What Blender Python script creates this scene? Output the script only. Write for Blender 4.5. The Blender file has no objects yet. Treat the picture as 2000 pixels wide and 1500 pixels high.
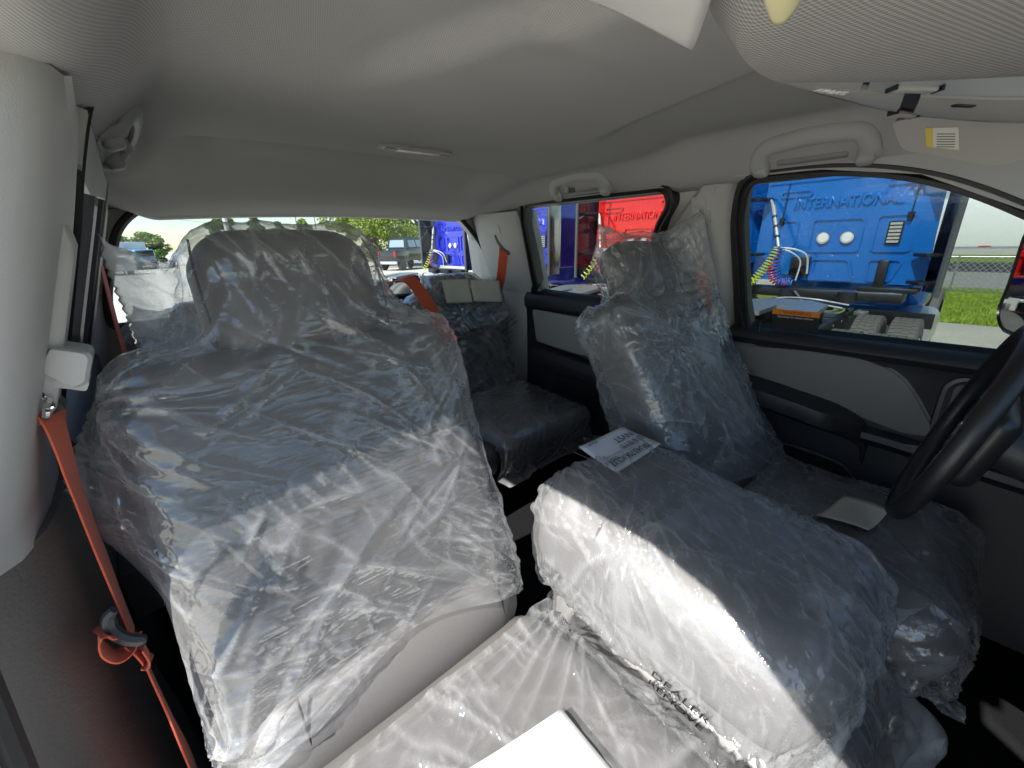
import bpy, bmesh, math, random
import numpy as np
from mathutils import Vector, Matrix, Euler

sc = bpy.context.scene
R = math.radians
# ------------------------------------------------------------------ camera
# truck frame: X towards the driver's side, Y towards the rear, Z up (cab floor z = .15, lot z = -.8)
CAM = Vector((-.651, 0, 1.151))
cam_d = bpy.data.cameras.new('camera'); cam = bpy.data.objects.new('camera', cam_d)
sc.collection.objects.link(cam); sc.camera = cam
pit, yaw, roll = R(18.74), R(41.28), R(-1.27)
fw = Vector((math.sin(yaw)*math.cos(pit), math.cos(yaw)*math.cos(pit), -math.sin(pit)))
rt = Vector((math.cos(yaw), -math.sin(yaw), 0)); up = rt.cross(fw)
rt, up = rt*math.cos(roll)+up*math.sin(roll), up*math.cos(roll)-rt*math.sin(roll)
m = Matrix((rt, up, -fw)).transposed().to_4x4(); m.translation = CAM
cam.matrix_world = m
cam_d.sensor_width = 36; cam_d.lens = 36*808.9/2000
cam_d.clip_start = .01; cam_d.clip_end = 2000
# ------------------------------------------------------------------ daylight
SUN = Vector((-1, -.10, 1.03)).normalized()          # towards the sun: passenger side, a little ahead
world = bpy.data.worlds.new('World'); sc.world = world; world.use_nodes = True
nt = world.node_tree; bg = nt.nodes['Background']
sky = nt.nodes.new('ShaderNodeTexSky'); sky.sky_type = 'NISHITA'; sky.sun_disc = False
sky.sun_elevation = math.asin(SUN.z); sky.sun_rotation = math.atan2(SUN.x, SUN.y)
sky.air_density = 1.0; sky.dust_density = .25; sky.ozone_density = 1.0
nt.links.new(sky.outputs[0], bg.inputs[0]); bg.inputs[1].default_value = .10
sun_d = bpy.data.lights.new('sun', 'SUN'); sun_d.energy = 5.0; sun_d.angle = R(.53); sun_d.color = (1, .965, .91)
sun = bpy.data.objects.new('sun', sun_d); sc.collection.objects.link(sun)
sun.rotation_euler = SUN.to_track_quat('Z', 'Y').to_euler()
vs = sc.view_settings; vs.view_transform = 'Standard'; vs.look = 'None'; vs.gamma = 1; vs.use_curve_mapping = False
vs.exposure = 1.65
sc.render.engine = 'CYCLES'
cy = sc.cycles; cy.max_bounces = 8; cy.diffuse_bounces = 5; cy.glossy_bounces = 3; cy.transmission_bounces = 4
cy.transparent_max_bounces = 20; cy.use_denoising = True; cy.caustics_reflective = False; cy.caustics_refractive = False
cy.sample_clamp_indirect = 6

# ------------------------------------------------------------------ helpers
rnd = random.Random(7)
COL = sc.collection
def tag(o, label=None, cat=None, group=None, kind=None):
    if label: o['label'] = label
    if cat: o['category'] = cat
    if group: o['group'] = group
    if kind: o['kind'] = kind
    return o
def link(name, me, parent=None):
    o = bpy.data.objects.new(name, me); COL.objects.link(o)
    if parent: o.parent = parent
    return o
def empty(name, loc=(0, 0, 0), label=None, cat=None, group=None, kind=None):
    o = bpy.data.objects.new(name, None); COL.objects.link(o); o.location = loc; o.empty_display_size = .05
    return tag(o, label, cat, group, kind)
def from_bm(name, bm, mat, parent=None, smooth=True, world=True):
    """link bm (in world coordinates) as one mesh; recentred on its parent when the parent is placed"""
    me = bpy.data.meshes.new(name); bmesh.ops.recalc_face_normals(bm, faces=bm.faces)
    if parent is not None and world:
        bm.transform(Matrix.Translation(-parent_loc(parent)))
    bm.to_mesh(me); bm.free()
    for p in me.polygons: p.use_smooth = smooth
    if smooth and hasattr(me, 'set_sharp_from_angle'): me.set_sharp_from_angle(angle=R(38))
    if mat: me.materials.append(mat)
    return link(name, me, parent)
def parent_loc(p):
    v = Vector(p.location)
    while p.parent: p = p.parent; v = v + Vector(p.location)
    return v
def bm_box(bm, c, s, rot=None, bev=0, seg=2):
    r = bmesh.ops.create_cube(bm, size=1)
    vv = r['verts']
    bmesh.ops.scale(bm, vec=Vector(s), verts=vv)
    if bev > 0:
        ed = list({e for v in vv for e in v.link_edges})
        rr = bmesh.ops.bevel(bm, geom=ed, offset=min(bev, min(s)*.49), segments=seg, affect='EDGES', profile=.5)
        vv = list({v for f in rr['faces'] for v in f.verts} | {v for v in vv if v.is_valid})
    M_ = Matrix.Translation(Vector(c))
    if rot is not None: M_ = M_ @ (rot.to_4x4() if not isinstance(rot, tuple) else Euler(rot).to_matrix().to_4x4())
    bmesh.ops.transform(bm, matrix=M_, verts=vv)
def box(name, c, s, mat, parent=None, rot=None, bev=0, seg=2):
    bm = bmesh.new(); bm_box(bm, c, s, rot, bev, seg)
    return from_bm(name, bm, mat, parent)
def bm_tube(bm, pts, r, n=8, closed=False, caps=True):
    pts = [Vector(p) for p in pts]; k = len(pts); rings = []
    t0 = (pts[1]-pts[0]).normalized()
    u = t0.orthogonal().normalized()
    for i, p in enumerate(pts):
        if closed: t = (pts[(i+1) % k]-pts[i-1]).normalized()
        else: t = (pts[min(i+1, k-1)]-pts[max(i-1, 0)]).normalized()
        u = (u - t*u.dot(t)); u = u.normalized() if u.length > 1e-6 else t.orthogonal().normalized()
        w = t.cross(u); rr = r[i] if isinstance(r, (list, tuple)) else r
        rings.append([bm.verts.new(p+(u*math.cos(a)+w*math.sin(a))*rr) for a in [2*math.pi*j/n for j in range(n)]])
    for i in range(k if closed else k-1):
        a, b = rings[i], rings[(i+1) % k]
        for j in range(n): bm.faces.new((a[j], a[(j+1) % n], b[(j+1) % n], b[j]))
    if caps and not closed:
        bm.faces.new(rings[0][::-1]); bm.faces.new(rings[-1])
def tube(name, pts, r, mat, parent=None, n=8, closed=False):
    bm = bmesh.new(); bm_tube(bm, pts, r, n, closed); return from_bm(name, bm, mat, parent)
def bm_ribbon(bm, pts, wdirs, w, th=.0014):
    """a strap: centre line pts, width direction per point"""
    pts = [Vector(p) for p in pts]; k = len(pts); rows = []
    for i, p in enumerate(pts):
        t = (pts[min(i+1, k-1)]-pts[max(i-1, 0)]).normalized()
        d = Vector(wdirs[i] if isinstance(wdirs, list) else wdirs); d = (d-t*d.dot(t)).normalized()
        n = t.cross(d)
        rows.append([bm.verts.new(p+d*(a*w/2)+n*(b*th/2)) for a, b in ((-1, -1), (1, -1), (1, 1), (-1, 1))])
    for i in range(k-1):
        for j in range(4): bm.faces.new((rows[i][j], rows[i][(j+1) % 4], rows[i+1][(j+1) % 4], rows[i+1][j]))
    bm.faces.new(rows[0][::-1]); bm.faces.new(rows[-1])
def ribbon(name, pts, wdirs, w, mat, parent=None, th=.0014, sub=1):
    if sub > 1: pts, wdirs = smooth_path(pts, sub), wdirs if not isinstance(wdirs, list) else smooth_path(wdirs, sub)
    bm = bmesh.new(); bm_ribbon(bm, pts, wdirs, w, th); return from_bm(name, bm, mat, parent)
def smooth_path(pts, sub):
    pts = [Vector(p) for p in pts]; out = []
    for i in range(len(pts)-1):
        p0, p1, p2, p3 = pts[max(i-1, 0)], pts[i], pts[i+1], pts[min(i+2, len(pts)-1)]
        for j in range(sub):
            t = j/sub
            out.append(.5*((2*p1)+(p2-p0)*t+(2*p0-5*p1+4*p2-p3)*t*t+(3*p1-p0-3*p2+p3)*t**3))
    return out+[pts[-1]]
def bm_loft(bm, loops, cap=True, closed=True):
    rings = [[bm.verts.new(Vector(p)) for p in L] for L in loops]
    n = len(rings[0])
    for a, b in zip(rings, rings[1:]):
        for j in range(n if closed else n-1): bm.faces.new((a[j], a[(j+1) % n], b[(j+1) % n], b[j]))
    if cap and closed: bm.faces.new(rings[0][::-1]); bm.faces.new(rings[-1])
def loft(name, loops, mat, parent=None, cap=True, closed=True, smooth=True):
    bm = bmesh.new(); bm_loft(bm, loops, cap, closed); return from_bm(name, bm, mat, parent, smooth)
def _inside(p, poly):
    c = False; n = len(poly); x, y = p
    for i in range(n):
        x1, y1 = poly[i][0], poly[i][1]; x2, y2 = poly[i-1][0], poly[i-1][1]
        if (y1 > y) != (y2 > y) and x < (x2-x1)*(y-y1)/(y2-y1)+x1: c = not c
    return c
def bm_slab(bm, outer, holes, fn, th, nvec):
    """flat outline (2d) with holes -> fn(u,v) -> 3d, thickness th along nvec"""
    from mathutils.geometry import delaunay_2d_cdt
    loops = [outer]+list(holes); flat, ed = [], []
    for L in loops:
        o = len(flat); n = len(L); flat += [Vector((p[0], p[1])) for p in L]; ed += [(o+i, o+(i+1) % n) for i in range(n)]
    V2, _, F2, _, _, _ = delaunay_2d_cdt(flat, ed, [], 0, 1e-6)
    keep = []
    for f in F2:
        c = sum((V2[i] for i in f), Vector((0, 0)))/len(f)
        if _inside(c, outer) and not any(_inside(c, h) for h in holes): keep.append(tuple(f))
    nv = Vector(nvec)
    A = [bm.verts.new(Vector(fn(p.x, p.y))) for p in V2]; B = [bm.verts.new(Vector(fn(p.x, p.y))+nv*th) for p in V2]
    cnt = {}
    for f in keep:
        bm.faces.new([A[i] for i in f]); bm.faces.new([B[i] for i in f][::-1])
        for i in range(len(f)):
            e = (f[i], f[(i+1) % len(f)]); k = tuple(sorted(e)); cnt[k] = None if k in cnt else e
    for k, e in cnt.items():
        if e: bm.faces.new((A[e[1]], A[e[0]], B[e[0]], B[e[1]]))
    bmesh.ops.delete(bm, geom=[v for v in bm.verts if not v.link_faces], context='VERTS')
def slab(name, outer, holes, fn, th, nvec, mat, parent=None, smooth=False):
    bm = bmesh.new(); bm_slab(bm, outer, holes, fn, th, nvec); return from_bm(name, bm, mat, parent, smooth)
def rrect(u0, u1, v0, v1, r, n=5):
    out = []
    for cu, cv, a0 in ((u1-r, v1-r, 0), (u0+r, v1-r, 90), (u0+r, v0+r, 180), (u1-r, v0+r, 270)):
        for i in range(n+1):
            a = R(a0+90*i/n); out.append((cu+r*math.cos(a), cv+r*math.sin(a)))
    return out
def round_poly(pts, r, n=5):
    """rounded corners on a 2d polygon"""
    out = []; k = len(pts)
    for i in range(k):
        p = Vector(pts[i]); a = Vector(pts[i-1])-p; b = Vector(pts[(i+1) % k])-p
        rr = r[i] if isinstance(r, list) else r
        q = min(rr, a.length*.49, b.length*.49)
        if q < 1e-5: out.append(tuple(p)); continue
        p0 = p+a.normalized()*q; p1 = p+b.normalized()*q
        for j in range(n+1):
            t = j/n; out.append(tuple(p0*(1-t)**2+p*2*t*(1-t)+p1*t*t))
    return out
_tx = {}
def text_mesh(s, size=1.0, ext=.004, bev=0, align='CENTER'):
    key = (s, size, ext, bev, align)
    if key in _tx: return _tx[key]
    cu = bpy.data.curves.new('lettering', 'FONT'); cu.body = s; cu.size = size; cu.extrude = ext; cu.bevel_depth = bev
    cu.align_x = align; cu.align_y = 'CENTER'; cu.resolution_u = 3
    o = bpy.data.objects.new('lettering', cu); COL.objects.link(o)
    dg = bpy.context.evaluated_depsgraph_get(); me = bpy.data.meshes.new_from_object(o.evaluated_get(dg))
    bpy.data.objects.remove(o); bpy.data.curves.remove(cu); _tx[key] = me
    return me
def text(name, s, size, mat, M4, parent=None, ext=.004, bev=0, align='CENTER', sx=1):
    me = text_mesh(s, size, ext, bev, align).copy(); me.transform(Matrix.Diagonal((sx, 1, 1, 1))); me.transform(M4)
    if parent is not None: me.transform(Matrix.Translation(-parent_loc(parent)))
    me.materials.clear(); me.materials.append(mat); return link(name, me, parent)
def frame4(o, x, y):
    x = Vector(x).normalized(); y = Vector(y); y = (y-x*y.dot(x)).normalized(); z = x.cross(y)
    M_ = Matrix((x, y, z)).transposed().to_4x4(); M_.translation = Vector(o); return M_

# ------------------------------------------------------------------ materials
MATS = {}
def mat(name, col, rough=.5, metal=0, bump=None, coat=0, var=0, vscale=8, spec=.5, em=None, sheen=0):
    """Principled; bump=(scale, strength, dist) noise relief; var = tone variation"""
    if name in MATS: return MATS[name]
    ma = bpy.data.materials.new(name); ma.use_nodes = True; n = ma.node_tree; b = n.nodes['Principled BSDF']
    b.inputs['Base Color'].default_value = (*col, 1); b.inputs['Roughness'].default_value = rough
    b.inputs['Metallic'].default_value = metal; b.inputs['Coat Weight'].default_value = coat
    b.inputs['Specular IOR Level'].default_value = spec; b.inputs['Coat Roughness'].default_value = .06
    if sheen: b.inputs['Sheen Weight'].default_value = sheen
    tc = n.nodes.new('ShaderNodeTexCoord')
    if var:
        nz = n.nodes.new('ShaderNodeTexNoise'); nz.inputs['Scale'].default_value = vscale; nz.inputs['Detail'].default_value = 6
        n.links.new(tc.outputs['Object'], nz.inputs['Vector'])
        mp = n.nodes.new('ShaderNodeMapRange'); mp.inputs[1].default_value = .25; mp.inputs[2].default_value = .75
        mp.inputs[3].default_value = 1-var; mp.inputs[4].default_value = 1+var
        n.links.new(nz.outputs[0], mp.inputs[0])
        hs = n.nodes.new('ShaderNodeMix'); hs.data_type = 'RGBA'; hs.blend_type = 'MULTIPLY'; hs.inputs[0].default_value = 1
        hs.inputs[6].default_value = (*col, 1); n.links.new(mp.outputs[0], hs.inputs[7]); n.links.new(hs.outputs[2], b.inputs['Base Color'])
    if bump:
        nz = n.nodes.new('ShaderNodeTexNoise'); nz.inputs['Scale'].default_value = bump[0]; nz.inputs['Detail'].default_value = 4
        n.links.new(tc.outputs['Object'], nz.inputs['Vector'])
        bp = n.nodes.new('ShaderNodeBump'); bp.inputs['Strength'].default_value = bump[1]; bp.inputs['Distance'].default_value = bump[2]
        n.links.new(nz.outputs[0], bp.inputs['Height']); n.links.new(bp.outputs[0], b.inputs['Normal'])
    MATS[name] = ma; return ma
def fabric(name, col, period, dark=.55, bumpd=.0006):
    """open knit: rows of small dark gaps between threads, real relief"""
    ma = bpy.data.materials.new(name); ma.use_nodes = True; n = ma.node_tree; b = n.nodes['Principled BSDF']
    b.inputs['Roughness'].default_value = .9; b.inputs['Specular IOR Level'].default_value = .15
    tc = n.nodes.new('ShaderNodeTexCoord'); sp = n.nodes.new('ShaderNodeSeparateXYZ'); n.links.new(tc.outputs['Object'], sp.inputs[0])
    def m_(op, a, b_=None):
        q = n.nodes.new('ShaderNodeMath'); q.operation = op
        for i, v in enumerate((a, b_)):
            if v is None: continue
            if isinstance(v, (int, float)): q.inputs[i].default_value = v
            else: n.links.new(v, q.inputs[i])
        return q.outputs[0]
    k = 2*math.pi/period
    sx = m_('SINE', m_('MULTIPLY', m_('ADD', sp.outputs[0], m_('MULTIPLY', sp.outputs[1], .55)), k))
    sy = m_('SINE', m_('MULTIPLY', m_('SUBTRACT', sp.outputs[1], m_('MULTIPLY', sp.outputs[0], .55)), k))
    h = m_('MULTIPLY', m_('ADD', m_('MULTIPLY', sx, sy), 1), .5)
    cr = n.nodes.new('ShaderNodeMix'); cr.data_type = 'RGBA'; n.links.new(h, cr.inputs[0])
    cr.inputs[6].default_value = (*[c*dark for c in col], 1); cr.inputs[7].default_value = (*[min(1, c*1.15) for c in col], 1)
    n.links.new(cr.outputs[2], b.inputs['Base Color'])
    bp = n.nodes.new('ShaderNodeBump'); bp.inputs['Strength'].default_value = .6; bp.inputs['Distance'].default_value = bumpd
    n.links.new(h, bp.inputs['Height']); n.links.new(bp.outputs[0], b.inputs['Normal'])
    MATS[name] = ma; return ma
def glass(name, tint, refl=1.0):
    ma = bpy.data.materials.new(name); ma.use_nodes = True; n = ma.node_tree; n.nodes.clear()
    o = n.nodes.new('ShaderNodeOutputMaterial'); t = n.nodes.new('ShaderNodeBsdfTransparent'); t.inputs[0].default_value = (*tint, 1)
    g = n.nodes.new('ShaderNodeBsdfGlossy'); g.inputs['Roughness'].default_value = .02
    lw = n.nodes.new('ShaderNodeLayerWeight'); lw.inputs[0].default_value = .5
    p5 = n.nodes.new('ShaderNodeMath'); p5.operation = 'POWER'; p5.inputs[1].default_value = 5; n.links.new(lw.outputs['Facing'], p5.inputs[0])
    mu = n.nodes.new('ShaderNodeMath'); mu.operation = 'MULTIPLY_ADD'; mu.inputs[1].default_value = .9*refl; mu.inputs[2].default_value = .04*refl
    mx = n.nodes.new('ShaderNodeMixShader'); n.links.new(p5.outputs[0], mu.inputs[0]); n.links.new(mu.outputs[0], mx.inputs[0]); n.links.new(t.outputs[0], mx.inputs[1]); n.links.new(g.outputs[0], mx.inputs[2])
    n.links.new(mx.outputs[0], o.inputs[0]); MATS[name] = ma; return ma
def film(name, milk=.06, rough=.09, gl=1.0, graze=.42, micro=.3):
    """thin clear polyethylene: see-through, a little milky (more where seen edge-on and along its folds), glossy"""
    ma = bpy.data.materials.new(name); ma.use_nodes = True; n = ma.node_tree; n.nodes.clear()
    N = n.nodes.new; L = n.links.new
    def M_(op, a, b=None, c=None, clamp=False):
        q = N('ShaderNodeMath'); q.operation = op; q.use_clamp = clamp
        for i, v in enumerate((a, b, c)):
            if v is None: continue
            if isinstance(v, (int, float)): q.inputs[i].default_value = v
            else: L(v, q.inputs[i])
        return q.outputs[0]
    o = N('ShaderNodeOutputMaterial'); tr = N('ShaderNodeBsdfTransparent'); tr.inputs[0].default_value = (.96, .965, .97, 1)
    tc = N('ShaderNodeTexCoord'); mp = N('ShaderNodeMapping'); mp.inputs['Rotation'].default_value = (.4, .7, .5); mp.inputs['Scale'].default_value = (9, 75, 75); L(tc.outputs['Object'], mp.inputs[0])
    nz = N('ShaderNodeTexNoise'); nz.inputs['Scale'].default_value = 1.0; nz.inputs['Detail'].default_value = 1; nz.inputs['Distortion'].default_value = .15; L(mp.outputs[0], nz.inputs['Vector'])
    hh = M_('MINIMUM', M_('ABSOLUTE', M_('SUBTRACT', nz.outputs[0], .5)), .11)
    bp = N('ShaderNodeBump'); bp.inputs['Distance'].default_value = -.012; bp.inputs['Strength'].default_value = micro; L(hh, bp.inputs['Height'])
    at_ = N('ShaderNodeAttribute'); at_.attribute_name = 'fold_haze'
    lw = N('ShaderNodeLayerWeight'); lw.inputs[0].default_value = .5; L(bp.outputs[0], lw.inputs[1]); f = lw.outputs['Facing']
    df = N('ShaderNodeBsdfDiffuse'); df.inputs[0].default_value = (.88, .89, .90, 1); tl = N('ShaderNodeBsdfTranslucent'); tl.inputs[0].default_value = (.88, .89, .90, 1)
    dm = N('ShaderNodeMixShader'); dm.inputs[0].default_value = .6; L(df.outputs[0], dm.inputs[1]); L(tl.outputs[0], dm.inputs[2])
    m1 = N('ShaderNodeMixShader'); L(tr.outputs[0], m1.inputs[1]); L(dm.outputs[0], m1.inputs[2])
    mk = M_('ADD', M_('MULTIPLY_ADD', M_('POWER', f, 2.0), graze, milk), M_('MULTIPLY', at_.outputs['Fac'], .38), None, True); L(mk, m1.inputs[0])
    gs = N('ShaderNodeBsdfGlossy'); gs.inputs['Roughness'].default_value = rough; L(bp.outputs[0], gs.inputs['Normal'])
    fm = M_('MINIMUM', M_('MULTIPLY_ADD', M_('POWER', f, 3.5), .7*gl, .06*gl), .6)
    m2 = N('ShaderNodeMixShader'); L(fm, m2.inputs[0]); L(m1.outputs[0], m2.inputs[1]); L(gs.outputs[0], m2.inputs[2])
    L(m2.outputs[0], o.inputs[0]); MATS[name] = ma; return ma

LINER = fabric('headliner_knit', (.455, .45, .44), .0042, .74, .0004)
LINERC = fabric('console_knit', (.43, .42, .405), .0062, .5, .001)
TRIM = mat('grey_trim', (.43, .43, .425), .55, bump=(900, .25, .0006), var=.02)
TRIMD = mat('dark_trim', (.020, .021, .024), .48, bump=(700, .35, .0008))
LEATHER = mat('grained_dark_vinyl', (.12, .112, .104), .42, bump=(260, .55, .0012))
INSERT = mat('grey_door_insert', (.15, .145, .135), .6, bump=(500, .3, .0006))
RUBBER = mat('black_rubber', (.009, .009, .010), .5)
CARPET = mat('black_carpet', (.012, .012, .013), .95, bump=(900, 1, .003), var=.2, vscale=200, spec=.08)
VINYL = mat('seat_vinyl', (.098, .093, .089), .5, bump=(420, .35, .0007), var=.03)
THREAD = mat('seam_thread', (.03, .03, .03), .8)
CHROME = mat('chrome', (.85, .85, .86), .08, 1)
STEEL = mat('steel', (.45, .46, .47), .32, 1)
BELT = mat('orange_webbing', (.66, .10, .036), .75, bump=(900, .6, .0008), sheen=.2)
BELTD = mat('belt_plastic', (.035, .036, .04), .45)
PAPER = mat('paper', (.62, .61, .59), .85, var=.04, vscale=14)
PAPERC = mat('cream_paper', (.62, .58, .47), .85, var=.06, vscale=18)
CREAM = mat('yellow_paper', (.72, .66, .38), .8)
INK = mat('black_ink', (.012, .012, .012), .6)
WGLASS = glass('dimming_glass', (.44, .47, .46)); SGLASS = glass('rear_side_glass', (.60, .63, .62))  # side tints added to dim the bright outdoors
RGLASS = glass('rear_dimming_glass', (.72, .75, .76))  # tint added to dim the view behind the cab
CGLASS = glass('clear_glass', (.88, .9, .89))
# ------------------------------------------------------------------ cab interior
def W(z): return .79-(z-.89)*.15/.44 if z > .89 else .79
wn = Vector((.44, 0, .15)).normalized()     # outward normal of the driver's upper side wall
def sidefn(s, off=0):
    return lambda y, z: (s*(W(z)+off*wn.x), y, z+off*wn.z)
SN = {1: (wn.x, 0, wn.z), -1: (-wn.x, 0, wn.z)}
def ss(a, b, x):
    t = max(0, min(1, (x-a)/(b-a))); return t*t*(3-2*t)
# floor
flo = box('floor', (0, .55, .115), (1.62, 2.5, .07), CARPET, bev=.01); tag(flo, kind='structure')
def liner_z(x, y):
    ax = abs(x)
    zc = 1.398-.012*(ax/.5)**2-.010*((y-.6)/.7)**2
    # rear: soft ridge, then a scooped fall to the window header
    yr = 1.20+.05*(x+.05)
    q = ss(-.55, -.42, x)*(1-ss(.36, .52, x)); rear = max(0, y-yr)*.19-q*.030*ss(yr, yr+.03, y)*(1-ss(yr+.18, yr+.46, y))
    z = zc-rear
    # raised bays over the doors, ridge line round the centre panel
    bay = ss(.13+.35*max(0, y-.30), .20+.35*max(0, y-.30), ax)*(1-ss(.62, .78, y))*ss(-.2, .12, y)
    z += .026*bay
    # roll down to the side rail
    e = ss(.545, .672, ax); z = z*(1-e)+e*(1.298-.012*ss(1.3, 1.75, y))-.12*max(0, ax-.672)
    # slack dents in the cloth
    z += .006*math.exp(-((x+.18)/.10)**2-((y-.50)/.05)**2)-.008*math.exp(-((x+.10)/.13)**2-((y-.42)/.04)**2)
    z += .004*math.exp(-((x+.38)/.08)**2-((y-.55)/.07)**2)
    z += .007*math.exp(-((x+.32)/.045)**2-((y-1.36)/.03)**2)
    # pockets round the grab handles
    z += .006*math.exp(-((ax-.60)/.05)**4-((y-1.06)/.19)**4)
    return z
bm = bmesh.new(); nx, ny = 112, 150
gr = [[None]*(nx+1) for _ in range(ny+1)]
for j in range(ny+1):
    y = -.32+2.09*j/ny
    for i in range(nx+1):
        x = -.715+1.43*i/nx
        gr[j][i] = bm.verts.new((x, y, liner_z(x, y)))
for j in range(ny):
    for i in range(nx): bm.faces.new((gr[j][i], gr[j+1][i], gr[j+1][i+1], gr[j][i+1]))
hl = from_bm('headliner', bm, LINER); tag(hl, kind='structure')
so = hl.modifiers.new('thick', 'SOLIDIFY'); so.thickness = .03; so.offset = 1
box('roof_panel', (0, .72, 1.455), (1.40, 2.16, .03), mat('roof_paint', (.75, .75, .74), .3), bev=.01)
tag(bpy.data.objects['roof_panel'], kind='structure')

def pillar(s, name, ys, label, top=1.299, bot=.865, mat_=TRIM):
    """soft-edged trim column that follows the side wall; ys(z)->(front,rear)"""
    loops = []
    for k in range(15):
        z = bot+(top-bot)*k/14
        y0, y1 = ys(z); L = []
        for dx, t in ((.085, 0), (.05, .004), (.022, .016), (.006, .036), (.0, .06)): L.append((dx, y0+t))
        L.append((-.005, y0*.55+y1*.45)); L.append((-.004, y0*.25+y1*.75))
        for dx, t in ((.0, .05), (.006, .03), (.02, .012), (.045, .003), (.085, 0)): L.append((dx, y1-t))
        inset = .005*ss(.9, 1, k/14)**2
        loops.append([(s*(W(max(z, .86))+dx+inset), y, z) for dx, y in L])
    r = empty(name, (s*W(bot), sum(ys(bot))/2, bot), label, 'pillar trim')
    loft('trim_panel', loops, mat_, r)
    return r
by = lambda z: (.535-.03*(z-.9), .86-.55*max(0, z-.98)-.35*max(0, z-1.2))
bp_ = pillar(-1, 'pillar', by, 'light grey pillar trim with red belt anchor at the left edge')
bd_ = pillar(1, 'pillar', by, 'light grey pillar trim between the two side windows behind the driver seat')
cyf = lambda z: (1.425+.03*(.95-z)*3, 1.80)
cp_ = pillar(-1, 'pillar', cyf, 'narrow grey rear corner pillar left of the rear window', 1.285, .90)
cd_ = pillar(1, 'pillar', cyf, 'pale grey rear corner pillar with belt slot right of the rear window', 1.285, .925)
# small moulded covers on the pillars
for s, p, y, z in ((1, bd_, .625, 1.215), (1, cd_, 1.60, 1.215)):
    slab('screw_cover', rrect(y-.027, y+.027, z-.018, z+.018, .008), [], sidefn(s, -.007), .004, SN[s], TRIM, p)
for z in (1.205, 1.165):      # two small clip slots on the near pillar
    box('clip_slot', (-W(z)-.004, .632, z), (.006, .02, .0025), mat('slot_light', (.7, .7, .68), .5), bp_, rot=(.5, 0, 0), bev=.001)
def lower_pillar(s, name, label):
    loops = []
    for k in range(9):
        z = .16+(.87-.16)*k/8
        w = .5+.5*math.cos(min(1, (z-.16)/.5)*math.pi)
        y0, y1 = .555-.10*w, .84+.05*w
        b = .02*w
        loops.append([(s*(.79+dx-b), y, z) for dx, y in ((.07, y0-.02), (.03, y0-.005), (.008, y0+.02), (-.008, y0+.06), (-.014, .7), (-.008, y1-.04), (.01, y1-.01), (.07, y1))])
    o = loft(name, loops, LEATHER); tag(o, label, 'pillar trim'); return o
lower_pillar(-1, 'lower_pillar_trim', 'grained dark vinyl lower pillar trim in the bottom left corner')
lower_pillar(1, 'lower_pillar_trim', 'dark lower pillar trim hidden behind the driver seat')
# sill strip along the open passenger door
sl = empty('door_sill', (-.82, .1, .2), 'grey door seal and sill strip at the bottom left edge', 'door sill')
sealp = smooth_path([(-.842, .50, 1.0), (-.852, .485, .8), (-.858, .46, .62), (-.862, .42, .42), (-.865, .35, .2)], 6)
tube('door_seal', sealp, .013, mat('seal_grey', (.3, .3, .29), .45), sl, 10)
tube('inner_seal', [Vector(p)+Vector((.026, .012, 0)) for p in sealp], .010, RUBBER, sl, 8)
box('sill_plate', (-.815, .0, .165), (.09, 1.1, .03), TRIMD, sl, bev=.01)

# side walls outboard of everything: body skin from rail to floor (keeps daylight out below the glass)
FW = round_poly([(.483, .872), (.497, .945), (.514, 1.2), (.500, 1.30), (.336, 1.297), (.237, 1.285), (.148, 1.263), (.065, 1.228), (-.015, 1.183), (-.2, 1.065), (-.40, .93), (-.42, .872)], [.012, 0, .02, .045, .05, .05, .05, .05, .05, .05, .03, .01])
RW = round_poly([(1.452, .922), (1.425, .955), (1.402, 1.24), (1.385, 1.302), (1.30, 1.303), (.742, 1.301), (.731, 1.256), (.785, 1.19), (.86, .905), (1.10, .909)], [.015, .02, .03, .035, .05, .05, .03, .05, .02, .1])
FWo = round_poly([(.525, .855), (.548, 1.2), (.525, 1.312), (.336, 1.306), (.15, 1.274), (-.01, 1.194), (-.22, 1.064), (-.46, .855)], [.02, .05, .04, .05, .05, .05, .05, .02])
RWo = round_poly([(1.50, .90), (1.45, 1.25), (1.42, 1.311), (.735, 1.309), (.715, 1.256), (.768, 1.19), (.84, .89)], [.02, .05, .04, .04, .05, .05, .02])
def upper_frame(name, hole, outer, s, parent, m_=RUBBER):
    bm = bmesh.new(); bm_slab(bm, outer, [hole], sidefn(s, .006), .05, SN[s]); 
    return from_bm(name, bm, m_, parent, False)
def seal_ring(name, hole, s, parent, r=.008, off=.004):
    f_ = sidefn(s, off); return tube(name, [f_(y, z) for y, z in hole], r, RUBBER, parent, 6, True)
def grow(poly, d):
    cx = sum(p[0] for p in poly)/len(poly); cz = sum(p[1] for p in poly)/len(poly); out = []
    k = len(poly)
    for i in range(k):
        a, b = Vector(poly[i-1]), Vector(poly[(i+1) % k]); t = (b-a).normalized(); n = Vector((t.y, -t.x))
        if n.dot(Vector(poly[i])-Vector((cx, cz))) < 0: n = -n
        q = Vector(poly[i])+n*d; out.append((q.x, q.y))
    return out
def pane(name, hole, s, parent, m_, off=.03):
    f_ = sidefn(s, off); bm = bmesh.new(); g = grow(hole, .012)
    bm_slab(bm, g, [], f_, .004, SN[s]); return from_bm(name, bm, m_, parent, False)
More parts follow.
